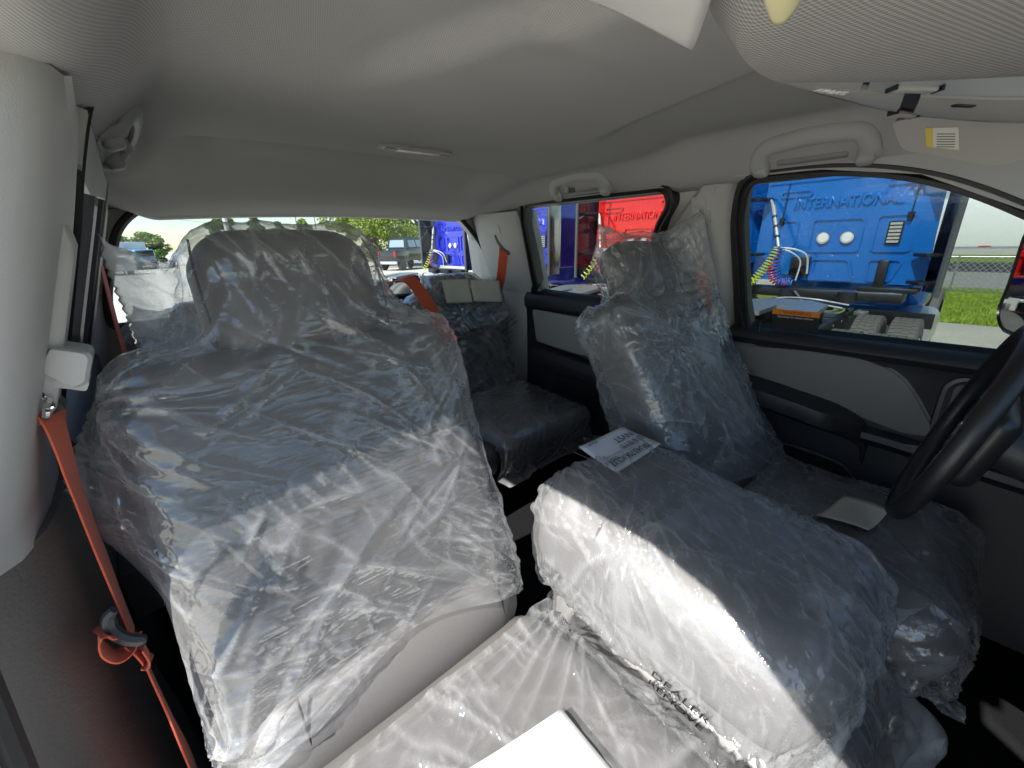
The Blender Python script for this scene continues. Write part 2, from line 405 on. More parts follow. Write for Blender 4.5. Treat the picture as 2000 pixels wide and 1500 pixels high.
def body_side(s, name, label):
    """one side's outer skin below the belt and the rail above the glass"""
    bm = bmesh.new()
    outl = [(-1.05, -.02), (1.86, -.02), (1.86, 1.40), (-.18, 1.40), (-.60, 1.08), (-.95, .95)]
    f_ = lambda y, z: (s*(W(z)+.055*wn.x), y, z+.055*wn.z)
    holes = [FWo, RWo]
    if s < 0: holes = [[(.53, .17), (.548, .87), (.555, 1.2), (.535, 1.312), (.336, 1.308), (.1, 1.262), (-.22, 1.08), (-.52, .87), (-.56, .17)], RWo]
    bm_slab(bm, outl, holes, f_, .02, SN[s]); o = from_bm(name, bm, mat('body_paint', (.7, .7, .69), .3, coat=.5), None, False)
    return tag(o, label, 'body side', kind='structure')
body_side(1, 'wall_right', None); body_side(-1, 'wall_left', None)

# light trim filling between the front window's sloping top edge and the headliner
rl = slab('roof_rail_trim', [(.53, 1.312), (.336, 1.306), (.15, 1.274), (-.01, 1.194), (-.22, 1.064), (-.42, .90), (-.56, .90), (-.34, 1.20), (-.25, 1.345), (.53, 1.345)], [], sidefn(1, -.004), .03, SN[1], TRIM); tag(rl, 'grey roof rail and front pillar trim above the driver window', 'pillar trim')
lr = slab('roof_rail_trim', [(.70, 1.300), (.70, 1.245), (.74, 1.236), (.9, 1.232), (1.30, 1.262), (1.46, 1.268), (1.46, 1.300)], [], sidefn(-1, -.004), .012, SN[-1], TRIM); tag(lr, 'grey roof rail trim behind the left pillar below the grab handle', 'pillar trim')
# ---- driver's front door
fd = empty('front_door', (.79, .05, .2), 'dark driver door with grey insert, armrest and large window', 'door')
upper_frame('window_frame', FW, FWo, 1, fd); seal_ring('weatherstrip', FW, 1, fd); seal_ring('weatherstrip', grow(FW, .017), 1, fd, .007, 0)
fp = pane('window_pane', FW, 1, fd, WGLASS)
X0 = .785
prof = [(X0+.01, .882), (X0-.012, .878), (X0-.03, .866), (X0-.034, .854), (X0-.026, .842), (X0-.010, .834), (X0, .80), (X0+.001, .6), (X0-.004, .40), (X0-.02, .30), (X0-.03, .18), (X0+.03, .17)]
loops = [[(x+.012*ss(.42, .53, y), y, z) for x, z in prof] for y in [-.50+1.035*i/24 for i in range(25)]]
loft('door_panel', loops, TRIMD, fd, cap=True)
ins = round_poly([(.53, .828), (.42, .833), (.30, .842), (.18, .842), (.10, .815), (.05, .755), (-.005, .665), (.06, .652), (.16, .672), (.351, .716), (.53, .74)], [.01, .05, .05, .06, .06, .05, .02, .02, .05, .05, .01])
bm = bmesh.new(); bm_slab(bm, ins, [], lambda y, z: (X0-.012, y, z), .014, (1, 0, 0))
bmesh.ops.bevel(bm, geom=[e for e in bm.edges if len(e.link_faces) == 2 and e.calc_face_angle(0) > 1 and abs(e.verts[0].co.x-(X0-.012)) < .001 and abs(e.verts[1].co.x-(X0-.012)) < .001], offset=.006, segments=2, affect='EDGES')
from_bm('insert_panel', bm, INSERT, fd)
# armrest: padded ledge that curves down at its front end
arm = [(.56, .735), (.45, .727), (.35, .716), (.26, .703), (.20, .690), (.155, .668), (.135, .640), (.125, .60)]
loops = []
for i, (y, z) in enumerate(smooth_path([(a, b, 0) for a, b in arm], 4)[k][:2] for k in range(29)):
    t = .055 if y > .2 else .055*max(.35, (y-.10)/.10)
    d = .085*ss(.11, .24, y)+.02
    loops.append([(X0-.001, y, z-.07), (X0-d*.8, y, z-.065), (X0-d, y, z-.05), (X0-d-.004, y, z-.02), (X0-d, y, z-.006), (X0-d*.8, y, z), (X0-.02, y, z+.004), (X0-.001, y, z+.002)])
ar = loft('armrest', loops, mat('armrest_vinyl', (.016, .016, .018), .5, bump=(300, .4, .0008)), fd)
ledge = [[(X0-.001, y, z-.045), (X0-.03, y, z-.042), (X0-.05, y, z-.02), (X0-.046, y, z-.004), (X0-.03, y, z), (X0-.001, y, z)] for y, z in ((.14, .648), (.08, .645), (.02, .640), (-.06, .632), (-.2, .62))]
loft('pull_ledge', ledge, TRIMD, fd); box('ledge_strip', (X0-.04, -.02, .643), (.012, .30, .004), mat('satin_strip', (.1, .1, .11), .3, .6), fd, rot=(-.085, 0, 0), bev=.0015)
slab('door_pocket', round_poly([(.52, .50), (.30, .52), (.17, .51), (.13, .47), (.16, .43), (.3, .42), (.52, .40)], .03), [], lambda y, z: (X0-.014, y, z), .012, (1, 0, 0), RUBBER, fd)
tube('pocket_lip', [(X0-.016, y, z) for y, z in round_poly([(.54, .515), (.30, .535), (.165, .525), (.115, .47), (.15, .415), (.3, .405), (.54, .385)], .04)], .006, TRIMD, fd, 8, True)
bez = rrect(-.11, .022, .655, .832, .045, 6)
hb = loft('handle_bezel', [[(X0-.001, y, z) for y, z in bez], [(X0-.02, y, z) for y, z in grow(bez, -.004)], [(X0-.021, y, z) for y, z in grow(bez, -.012)], [(X0+.012, y, z) for y, z in grow(bez, -.03)]], mat('bezel_grey', (.075, .072, .068), .4), fd)
box('door_handle', (X0-.02, -.045, .715), (.014, .085, .02), CHROME, fd, bev=.006, seg=3)
# lock pin at the sill
lp = tube('lock_pin', [(X0-.012, .445, .875), (X0-.012, .445, .898), (X0-.012, .445, .901)], [.006, .004, .005], RUBBER, fd, 10)
# warning card in the lower corner of the glass
def card_on_glass(parent):
    f_ = sidefn(1, .008)
    y0, y1, z0, z1 = .421, .300, .884, .945
    pts = [(y0, z0), (y1, z0), (y1, z1), (y0, z1)]
    o = empty('warning_sticker', f_((y0+y1)/2, z0), 'black sticker with orange WARNING header low on the driver window', 'sticker')
    slab('sticker_base', [(y0, z0), (y1, z0), (y1, z1-.0165), (y0, z1-.0165)], [], f_, .0006, tuple(-c for c in SN[1]), INK, o)
    slab('header_band', [(y0, z1-.0165), (y1, z1-.0165), (y1, z1), (y0, z1)], [], f_, .0007, tuple(-c for c in SN[1]), mat('warning_orange', (.75, .24, .03), .5), o)
    fx, fz = Vector((0, -1, 0)), (Vector(f_(0, 1.1))-Vector(f_(0, 1.0))).normalized()
    def T(nm, s, size, y, z, mm, sx=1): text(nm, s, size, mm, frame4(Vector(f_(y, z))-Vector(SN[1])*.0009, fx, fz), o, .0002, 0, 'CENTER', sx)
    T('lettering', '! WARNING', .0150, (y0+y1)/2, z1-.0085, INK)
    wt = mat('white_ink', (.8, .8, .8), .6)
    for k, s in enumerate(('Operating this vehicle without', 'required parts can cause loss of', 'control and serious injury. Read', 'the manual before operating it.')):
        T('lettering', s, .0078, (y0+y1)/2, z1-.0225-.0085*k, wt, .95)
card_on_glass(fd)
# ---- rear doors
def rear_door(s, label):
    d = empty('rear_door', (s*.79, 1.1, .2), label, 'door')
    upper_frame('window_frame', RW, RWo, s, d); seal_ring('weatherstrip', RW, s, d); seal_ring('weatherstrip', grow(RW, .017), s, d, .007, 0)
    pane('window_pane', RW, s, d, SGLASS if s > 0 else CGLASS)
    prof = [(X0+.005, .930), (X0-.008, .915), (X0-.020, .895), (X0-.018, .86), (X0-.004, .845), (X0, .80), (X0, .55), (X0-.01, .3), (X0-.02, .18), (X0+.03, .17)]
    loft('door_panel', [[(s*x, y, z-.01*ss(1.1, .86, y)) for x, z in prof] for y in [.83+.68*i/12 for i in range(13)]], TRIMD, d)
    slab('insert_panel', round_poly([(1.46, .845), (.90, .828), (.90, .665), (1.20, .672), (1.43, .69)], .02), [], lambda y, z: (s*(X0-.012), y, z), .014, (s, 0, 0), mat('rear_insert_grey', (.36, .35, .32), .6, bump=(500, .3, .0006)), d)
    loops = [[(s*(X0-.001), y, z-.09), (s*(X0-.05), y, z-.085), (s*(X0-.065), y, z-.06), (s*(X0-.065), y, z-.02), (s*(X0-.05), y, z), (s*(X0-.001), y, z+.006)] for y, z in ((.86, .63), (1.1, .645), (1.3, .66), (1.38, .67), (1.42, .66))]
    loft('armrest', loops, TRIMD, d)
    slab('pull_cup', round_poly([(1.30, .545), (1.05, .545), (1.05, .45), (1.27, .46)], .03), [], lambda y, z: (s*(X0-.012), y, z), .01, (s, 0, 0), RUBBER, d)
    box('door_handle', (s*(X0-.02), .95, .72), (.014, .09, .02), CHROME, d, bev=.006)
    return d
rear_door(1, 'dark rear door with grey insert beside the back seat, driver side'); rear_door(-1, 'dark rear door in shadow behind the left pillar')
box('pull_handle', (-.748, .795, .735), (.022, .02, .075), CHROME, None, rot=(.35, 0, 0), bev=.009, seg=3); tag(bpy.data.objects['pull_handle'], 'small chrome pull handle in the dark gap behind the orange belt', 'handle')
# ---- back wall, rear window
bw = empty('back_wall', (0, 1.80, .2), None, None, None, 'structure')
RWIN = round_poly([(-.735, .93), (-.725, 1.02), (-.655, 1.22), (-.585, 1.283), (0, 1.303), (.585, 1.292), (.655, 1.23), (.745, 1.13), (.80, .93)], [.02, .08, .1, .06, .3, .06, .1, .12, .02])
bm = bmesh.new(); bm_slab(bm, [(-.9, .1), (.9, .1), (.9, .9), (.70, 1.36), (-.70, 1.36), (-.9, .9)], [RWIN], lambda x, z: (x, 1.79, z), .05, (0, 1, 0)); from_bm('back_panel', bm, TRIM, bw, False)
bm = bmesh.new(); bm_slab(bm, [(p[0], p[1]) for p in grow(RWIN, .02)], [], lambda x, z: (x, 1.80, z), .004, (0, 1, 0)); from_bm('rear_window_pane', bm, RGLASS, bw, False)
tube('window_seal', [(x, 1.785, z) for x, z in RWIN], .012, RUBBER, bw, 6, True)
# soft grey header and corner fillets in front of the glass
hd = [[(x, y, z) for y, z in ((1.70, liner_z(x, 1.70)+.004), (1.745, liner_z(x, 1.74)-.004), (1.775, 1.285-.03*(x/.7)**4+.012), (1.79, 1.297-.03*(x/.7)**4), (1.79, 1.37))] for x in [-.66+1.32*i/24 for i in range(25)]]
loft('header_trim', hd, LINER, bw, False, False)
# ------------------------------------------------------------------ fittings on the headliner
def grab_handle(s, y0, y1, label, folded=False):
    zc, xo = 1.365, .018
    f_ = lambda y, z, o=0: Vector((s*(W(z)-xo-o), y, z))
    r = empty('grab_handle', f_((y0+y1)/2, 1.33), label, 'grab handle', 'ceiling grab handles')
    ym = (y0+y1)/2
    path = [f_(y0, 1.318, -.02), f_(y0+.004, 1.325, .004), f_(y0+.012, 1.350, .014), f_(y0+.035, 1.366, .020), f_(ym, 1.370, .024), f_(y1-.035, 1.362, .020), f_(y1-.012, 1.344, .014), f_(y1-.004, 1.318, .004), f_(y1, 1.310, -.02)]
    pts = smooth_path(path, 5); bm = bmesh.new()
    loops = []
    for i, p in enumerate(pts):
        t = (pts[min(i+1, len(pts)-1)]-pts[max(i-1, 0)]).normalized(); out = Vector((s, 0, .3)).normalized(); w = t.cross(out).normalized(); o2 = w.cross(t).normalized()
        loops.append([p+w*(.020*math.cos(a))*(1 if abs(math.cos(a)) < 2 else 1)+o2*(.010*math.sin(a)) for a in [2*math.pi*j/12 for j in range(12)]])
    bm_loft(bm, loops); from_bm('grip', bm, TRIM, r)
    for y in (y0+.012, y1-.012):
        box('foot', f_(y, 1.325, -.006), (.03, .035, .05), TRIM, r, rot=(0, s*.33, 0), bev=.01, seg=3)
    box('back_plate', f_(ym, 1.343, -.016), (.016, (y1-y0)*.62, .045), mat('handle_recess', (.30, .29, .275), .55), r, rot=(0, s*.33, 0), bev=.006)
    if folded:
        box('coat_hook', f_(y1-.075, 1.338, .012), (.016, .014, .034), TRIM, r, rot=(0, s*.3, 0), bev=.005)
        slab('hook_recess', rrect(y1-.105, y1-.05, 1.322, 1.356, .008), [], lambda y, z: f_(y, z, .006), .002, (s, 0, 0), mat('recess_dark', (.12, .12, .11), .6), r)
    return r
grab_handle(1, .235, .47, 'long grey grab handle above the driver window')
grab_handle(1, .935, 1.18, 'grey grab handle with coat hook above the red truck window', True)
grab_handle(-1, .935, 1.18, 'grey grab handle in the headliner corner at upper left', True)
# dome lamp
dl = empty('dome_lamp', (-.02, 1.10, 1.38), 'slim grey dome lamp set in the rear of the headliner', 'dome lamp')
dz = liner_z(-.02, 1.1)
def lampfn(off): return lambda x, y: (x, y+.0, liner_z(x, y)-off)
ol = round_poly([(-.125, 1.10), (-.095, 1.072), (.075, 1.062), (.10, 1.085), (.075, 1.105), (-.09, 1.118)], .015)
slab('lamp_housing', ol, [], lampfn(.006), .008, (0, 0, 1), mat('lamp_grey', (.38, .37, .35), .5), dl)
slab('lens', round_poly([(-.07, 1.083), (.05, 1.076), (.05, 1.095), (-.07, 1.103)], .004), [], lampfn(.009), .004, (0, 0, 1), mat('lamp_lens', (.55, .55, .52), .25), dl)
for a in (-.1, .064): slab('switch', round_poly([(a, 1.084), (a+.022, 1.082), (a+.022, 1.098), (a, 1.1)], .003), [], lampfn(.0085), .004, (0, 0, 1), mat('switch_grey', (.30, .29, .275), .5), dl)
# ------- overhead console: knit-wrapped bulge with a hard trim face
oc = empty('overhead_console', (.1, .02, 1.36), 'knit wrapped overhead console with grey compartment doors at upper right', 'overhead console')
O_ = [(-.42, .03), (-.38, .10), (-.30, .165), (-.22, .195), (-.12, .200), (-.02, .192), (.055, .176), (.14, .156), (.23, .128), (.33, .085), (.42, .035), (.48, -.02), (.5, -.1)]
I_ = [(-.40, .03), (-.365, .095), (-.29, .158), (-.215, .187), (-.125, .19), (-.088, .165), (-.058, .142), (-.03, .118), (.0, .09), (.03, .06), (.06, .028), (.09, -.01), (.11, -.07)]
O_ = [Vector((p.x, p.y)) for p in smooth_path([(a, b, 0) for a, b in O_], 5)]; I_ = [Vector((p.x, p.y)) for p in smooth_path([(a, b, 0) for a, b in I_], 5)]
zE = 1.312; n_e = len(O_)
def at_f(i, f, dz=0):
    p = I_[i].lerp(O_[i], f); w = (O_[i]-I_[i]).length
    return Vector((p.x, p.y, zE-.012*(1-f)-.05*w*math.sin(math.pi*min(1, max(0, f)))*.8+dz))
def ringO(d, z):       # offset outward from the outer edge
    out = []
    for i in range(n_e):
        t = (O_[min(i+1, n_e-1)]-O_[max(i-1, 0)]).normalized(); nn = Vector((-t.y, t.x))
        if nn.dot(Vector((.2, .2))) < 0 and i > n_e*.4: nn = -nn
        q = O_[i]+nn*d; out.append((q.x, q.y, z))
    return out
loft('console_rim', [ringO(.035, 1.395), ringO(.028, 1.36), ringO(.015, 1.33), ringO(.0, zE), [tuple(at_f(i, .955, .0)) for i in range(n_e)]], LINERC, oc, False, False)
tw = mat('console_trim', (.42, .41, .39), .42, bump=(900, .2, .0005)); ts = mat('console_silver', (.50, .53, .56), .32, .3)
iA = next(i for i in range(n_e) if O_[i].x > -.115); im = next(i for i in range(n_e) if O_[i].x > .20)
def strip(name, f0, f1, i0, i1, mt, dz=0, gap=.004):
    k = 5; loops = []
    for i in range(i0, i1):
        top_ = [at_f(i, f0+(f1-f0)*j/k, dz) for j in range(k+1)]; loops.append(top_+[p+Vector((0, 0, .010)) for p in reversed(top_)])
    return loft(name, loops, mt, oc)
strip('silver_strip', .01, .20, im-6, n_e, ts, .001); strip('panel', .01, .20, iA, im-6, tw)
for i0, i1 in ((iA, im), (im+1, n_e)): strip('panel', .21, .53, i0, i1, tw, -.001); strip('panel', .54, .80, i0, i1, tw, .001)
strip('rim_strip', .81, .95, iA, im, ts, .0005); strip('rim_strip', .81, .95, im+1, n_e, ts, .0005)
strip('gap_liner', .0, .96, iA, n_e, RUBBER, .006)
# knit belly inboard of the trim
bel = []
for f, z in ((0, 0), (.04, -.006), (.12, -.012), (.3, -.018), (.55, -.020), (.8, -.018), (1, -.012)):
    bel.append([(p.x+(-.42-p.x)*f, p.y+(-.16-p.y)*f, zE-.012+z) for p in I_])
loft('knit_belly', bel, LINERC, oc, False, False)
bel2 = [[tuple(at_f(i, f)) for i in range(iA+1)] for f in (0, .5, .955)]
loft('knit_side', bel2, LINERC, oc, False, False)
def on_trim(i, f): return at_f(i, f), (at_f(min(i+2, n_e-1), f)-at_f(i, f)).normalized()
for i, f, w in ((n_e-22, .10, .045), (n_e-22, .88, .04)):
    p, t = on_trim(i, f); M_ = Matrix((t, Vector((0, 0, 1)).cross(t), Vector((0, 0, 1)))).transposed()
    box('push_button', p-Vector((0, 0, .001)), (w, .011, .006), mat('button_grey', (.42, .41, .39), .4), oc, rot=M_, bev=.002)
    for sgn in (-1, 1): box('button_gap', p+t*(sgn*w*.57)-Vector((0, 0, .0005)), (.0025, .013, .006), RUBBER, oc, rot=M_)
p, t = on_trim(iA+7, .30); text('lettering', 'AIRBAG', .012, mat('white_print', (.85, .85, .85), .5), frame4(p-Vector((0, 0, .0016)), t, Vector((0, 0, -1)).cross(t)), oc, .0004)
p, t = on_trim(im+6, .30); box('slot', p, (.028, .007, .006), RUBBER, oc, rot=Matrix((t, Vector((0, 0, 1)).cross(t), Vector((0, 0, 1)))).transposed(), bev=.002)
# ------- driver sun visor, folded up, with its label
sv = empty('sun_visor', (.42, .06, 1.28), 'grey driver sun visor with small label sticker near the top right', 'sun visor')
vis = round_poly([(.175, 1.335), (.155, 1.290), (.125, 1.283), (.035, 1.250), (.0, 1.262), (-.12, 1.262), (-.12, 1.335)], [.01, .02, .03, .02, .02, .02, .01])
vx = lambda z: .43-(z-1.25)*.55
slab('visor_body', vis, [], lambda y, z: (vx(z), y, z), .016, (1, 0, .5), mat('visor_vinyl', (.38, .37, .35), .6, bump=(600, .3, .0006)), sv)
slab('label', [(.130, 1.3185), (.090, 1.3125), (.083, 1.281), (.124, 1.292)], [], lambda y, z: (vx(z)-.0016, y, z), .0008, (1, 0, .5), mat('label_white', (.7, .7, .62), .6), sv)
slab('label_band', [(.130, 1.3185), (.121, 1.317), (.115, 1.289), (.124, 1.292)], [], lambda y, z: (vx(z)-.0022, y, z), .0005, (1, 0, .5), mat('label_yellow', (.7, .55, .08), .6), sv)
for k in range(6):
    z_ = 1.308-.0036*k; slab('print_line', [(.114-.0006*k, z_), (.092-.0006*k, z_-.0035), (.092-.0006*k, z_-.0045), (.114-.0006*k, z_-.001)], [], lambda y, z: (vx(z)-.0022, y, z), .0004, (1, 0, .5), INK, sv)
# ------- sheet of paper tucked at the console, and a yellow slip
def leaf(name, pts, nrm_curl, mt, label, cat, n=10, th=.0003):
    """curled sheet: bilinear patch of four corners with a bow"""
    a, b, c, d = [Vector(p) for p in pts]; bm = bmesh.new(); g = []
    nn = (b-a).cross(d-a).normalized()
    for j in range(n+1):
        row = []
        for i in range(n+1):
            u_, v_ = i/n, j/n
            p = a*(1-u_)*(1-v_)+b*u_*(1-v_)+c*u_*v_+d*(1-u_)*v_
            p = p+nn*(nrm_curl[0]*4*u_*(1-u_)+nrm_curl[1]*4*v_*(1-v_)+nrm_curl[2]*math.sin(7*u_+5*v_))
            row.append(bm.verts.new(p))
        g.append(row)
    for j in range(n):
        for i in range(n): bm.faces.new((g[j][i], g[j][i+1], g[j+1][i+1], g[j+1][i]))
    o = from_bm(name, bm, mt); s_ = o.modifiers.new('thick', 'SOLIDIFY'); s_.thickness = th
    return tag(o, label, cat)
leaf('paper_sheet', [(-.262, .209, 1.300), (-.322, .166, 1.302), (-.44, .20, 1.318), (-.385, .232, 1.308)], (.006, -.003, .001), PAPER, 'white sheet of paper tucked under the headliner at the top edge', 'paper')
leaf('paper_slip', [(-.337, .119, 1.270), (-.342, .106, 1.272), (-.38, .085, 1.278), (-.40, .11, 1.278)], (.004, .002, 0), CREAM, 'curled yellow paper slip at the top edge beside the overhead console', 'paper')
# ------------------------------------------------------------------ seats
class SeatFrame:
    """seat back frame: a across, s up along the back, n forward out of it"""
    def __init__(self, o, rec):
        self.o = Vector(o); self.a = Vector((1, 0, 0)); self.s = Vector((0, math.sin(rec), math.cos(rec))); self.n = Vector((0, -math.cos(rec), math.sin(rec)))
        self.R = Matrix((self.a, self.s, self.n)).transposed()
    def __call__(self, a, s, n): return self.o+self.a*a+self.s*s+self.n*n
def pad(name, F, c, size, mt, parent, bev=.05, seg=5, puff=.012, nsub=1):
    """upholstered block: bevelled box whose faces bulge"""
    bm = bmesh.new(); r = bmesh.ops.create_cube(bm, size=1); bmesh.ops.scale(bm, vec=Vector(size), verts=r['verts'])
    bmesh.ops.bevel(bm, geom=list(bm.edges), offset=bev, segments=seg, affect='EDGES', profile=.5)
    bmesh.ops.subdivide_edges(bm, edges=[e for e in bm.edges if e.calc_length() > .08], cuts=4, use_grid_fill=True)
    for v in bm.verts:
        p = v.co; t = [abs(p[i])/(size[i]/2) for i in range(3)]
        for i in range(3):
            j, k = [q for q in range(3) if q != i]
            if t[i] > .7: p[i] += math.copysign(puff*max(0, 1-t[j]**2)*max(0, 1-t[k]**2), p[i])
    M_ = F.R.to_4x4(); M_.translation = F(*c); bm.transform(M_)
    return from_bm(name, bm, mt, parent)
class Flat:      # world-aligned frame with a pitch about X
    def __init__(self, o, pitch=0):
        self.o = Vector(o); self.R = Matrix.Rotation(pitch, 3, 'X')
    def __call__(self, a, s, n): return self.o+self.R @ Vector((a, s, n))
FP = SeatFrame((-.468, .452, .53), R(21.5)); FD = SeatFrame((.46, .345, .545), R(29))
def seam(name, F, pts, parent, r=.0016): return tube(name, smooth_path([F(*p) for p in pts], 4), r, THREAD, parent, 5)
def bucket(F, cush, cpitch, label, bare=False):
    st = empty('seat', (F.o.x, F.o.y, .2), label, 'seat')
    pad('backrest', F, (0, .270, -.07), (.455, .53, .135), VINYL, st, .042)
    pad('lower_roll', F, (0, .015, -.045), (.44, .15, .15), VINYL, st, .07, 6)
    hr = pad('headrest', F, (.002, .615, -.055), (.245, .185, .115), VINYL, st, .054, 7, .008)
    seam('seam', F, [(-.119, .54, -.012), (-.121, .60, -.004), (-.121, .65, -.006), (-.117, .69, -.02)], hr); seam('seam', F, [(.123, .54, -.012), (.125, .60, -.004), (.125, .65, -.006), (.121, .69, -.02)], hr)
    for a in (-.15, .16): seam('seam', F, [(a, -.06, .0), (a, -.02, .026), (a, .03, .034), (a, .085, .022)], st)
    for a in (-.05, .05): tube('headrest_post', [F(a, .46, -.06), F(a, .56, -.06)], .007, STEEL, st, 8)
    C = Flat(cush[0], cpitch); pad('cushion', C, (0, 0, 0), cush[1], VINYL, st, .06, 6, .016)
    box('seat_base', (F.o.x, cush[0][1]+.02, .26), (.40, .40, .2), TRIMD, st, bev=.03)
    return st, C
seatP, CP = bucket(FP, ((-.47, .165, .455), (.46, .56, .15)), R(3), 'grey front passenger seat wrapped in clear plastic, nearest the camera')
seatD, CD = bucket(FD, ((.46, .125, .445), (.46, .47, .15)), R(3), 'grey driver seat behind the steering wheel, wrapped in clear plastic')
# centre section: back folded down as an armrest over its own cushion
cs = empty('center_seat', (0, .25, .2), 'grey center seat section folded down as an armrest between the front seats', 'seat')
CC = Flat((0, .26, .585), R(7)); pad('folded_backrest', CC, (0, 0, 0), (.335, .50, .19), VINYL, cs, .06, 6, .014)
CL = Flat((0, .22, .40), R(2)); pad('cushion', CL, (0, 0, 0), (.335, .50, .14), VINYL, cs, .045, 5, .01)
box('storage_base', (0, .24, .25), (.32, .44, .18), TRIMD, cs, bev=.02)
seam('seam', CC, [(-.165, .10, .07), (-.12, .105, .10), (.05, .11, .111), (.165, .11, .075)], cs)
# rear bench: two backs, cushions
FR = SeatFrame((0, 1.50, .47), R(12))
rs = empty('rear_seat', (.0, 1.3, .2), 'dark grey rear bench seat against the back wall under clear plastic', 'seat')
pad('backrest', FR, (.46, .24, -.06), (.50, .50, .11), VINYL, rs, .045); pad('backrest', FR, (-.26, .235, -.06), (.90, .48, .11), VINYL, rs, .045)
pad('headrest', FR, (.45, .515, -.06), (.27, .10, .10), VINYL, rs, .04); pad('headrest', FR, (-.45, .50, -.06), (.27, .08, .10), VINYL, rs, .035)
CRr = Flat((.46, 1.27, .42), R(4)); pad('cushion', CRr, (0, 0, 0), (.50, .50, .11), VINYL, rs, .04, 5, .01)
CRl = Flat((-.26, 1.27, .42), R(4)); pad('cushion', CRl, (0, 0, 0), (.90, .50, .11), VINYL, rs, .04, 5, .01)
box('seat_base', (0, 1.36, .26), (1.4, .36, .2), RUBBER, rs, bev=.02)
# ------------------------------------------------------------------ dashboard and steering wheel
db = empty('dashboard', (.2, -.4, .2), 'dark dashboard underside and knee panel in shadow at lower right', 'dashboard')
loft('knee_panel', [[(x, y, z) for y, z in ((-.30, .60), (-.235, .615), (-.20, .68), (-.215, .80), (-.30, .93), (-.45, .97), (-.9, .95), (-.9, .55), (-.5, .5))] for x in (.16, .2, .5, .74, .775)], TRIMD, db)
loft('dash_body', [[(x, y, z) for y, z in ((-.42, .62), (-.36, .66), (-.36, .80), (-.42, .92), (-.5, .95), (-.9, .95), (-.9, .5), (-.6, .5))] for x in (-.775, -.3, .15)], TRIMD, db)
box('firewall', (0, -.93, .55), (1.6, .06, .95), RUBBER, db); box('toe_panel', (0, -.62, .3), (1.56, .6, .03), CARPET, db, rot=(-.55, 0, 0))
# windscreen: header, two posts and the glass, ahead of the camera
ws = empty('windscreen', (0, -.5, .95), 'windscreen with its corner posts, ahead of the seats', 'windscreen')
slab('glass_pane', [(-.64, 0), (.64, 0), (.76, -1), (-.76, -1)], [], lambda x, t: (x, -.33+.58*t, 1.36+.42*t), .005, (0, .58, .8), CGLASS, ws)
for s in (-1, 1): tube('corner_post', [(s*.655, -.25, 1.33), (s*.70, -.55, 1.14), (s*.785, -.92, .93)], .04, TRIM, ws, 10)
sw = empty('steering_wheel', (.43, -.085, .80), 'black leather steering wheel cut off by the right edge', 'steering wheel')
wc = Vector((.43, -.022, .812)); wu = Vector((1, 0, 0)); wv = Vector((0, -.25, .968)).normalized()
tube('rim', [wc+(wu*math.cos(a)+wv*math.sin(a))*.19 for a in [2*math.pi*i/64 for i in range(64)]], .0155, mat('wheel_leather', (.014, .014, .015), .42, bump=(350, .4, .0008)), sw, 14, True)
wn_ = wu.cross(wv)
tube('rim_seam', [wc+(wu*math.cos(a)+wv*math.sin(a))*.188*1.0+wn_*(-.0156) for a in [2*math.pi*i/64 for i in range(64)]], .0009, THREAD, sw, 5, True)
hubM = Matrix((wu, wv, wn_)).transposed()
box('hub', wc-wn_*.0-wv*.01+wn_*.035, (.16, .15, .05), mat('hub_plastic', (.018, .018, .02), .35), sw, rot=hubM, bev=.03, seg=4)
for a, l in ((0, .13),):
    d = wu*math.cos(R(a))+wv*math.sin(R(a)); t = wn_.cross(d)
    box('spoke', wc+d*.12+wn_*.02, (.14, .035, .02), mat('spoke_satin', (.06, .06, .065), .25, .3), sw, rot=Matrix((d, t, wn_)).transposed(), bev=.008)
tube('column', [wc+wn_*.05, wc+wn_*.30], [.045, .055], TRIMD, sw, 14)
# door mirror outside the driver window
mr = empty('door_mirror', (1.12, -.06, .86), 'black door mirror outside the driver window at the right edge', 'mirror')
mo = round_poly([(0, .925), (.012, 1.0), (.0, 1.17), (.22, 1.19), (.23, .875), (.05, .880)], [.03, .05, .04, .04, .04, .04])
md_ = Vector((-.94, -.34, 0)).normalized(); mn_ = Vector((-.34, .94, 0)).normalized(); m0 = Vector((1.25, -.034, 0))
def mf(k, dn):
    c = (.115, 1.03); return [tuple(m0+md_*(c[0]+(a-c[0])*k)-mn_*dn+Vector((0, 0, c[1]+(z-c[1])*k))) for a, z in mo]
loft('housing', [mf(.92, .006), mf(.95, -.006), mf(1, .0), mf(1, .05), mf(.85, .10), mf(.5, .13)], mat('mirror_black', (.01, .01, .011), .3), mr)
loft('mirror_glass', [mf(.925, -.001), mf(.92, -.002)], mat('mirror_silver', (.8, .8, .8), .02, 1), mr)
tube('arm', [(.84, -.28, .93), (1.0, -.24, .95), (1.13, -.16, .97)], .025, RUBBER, mr, 10)

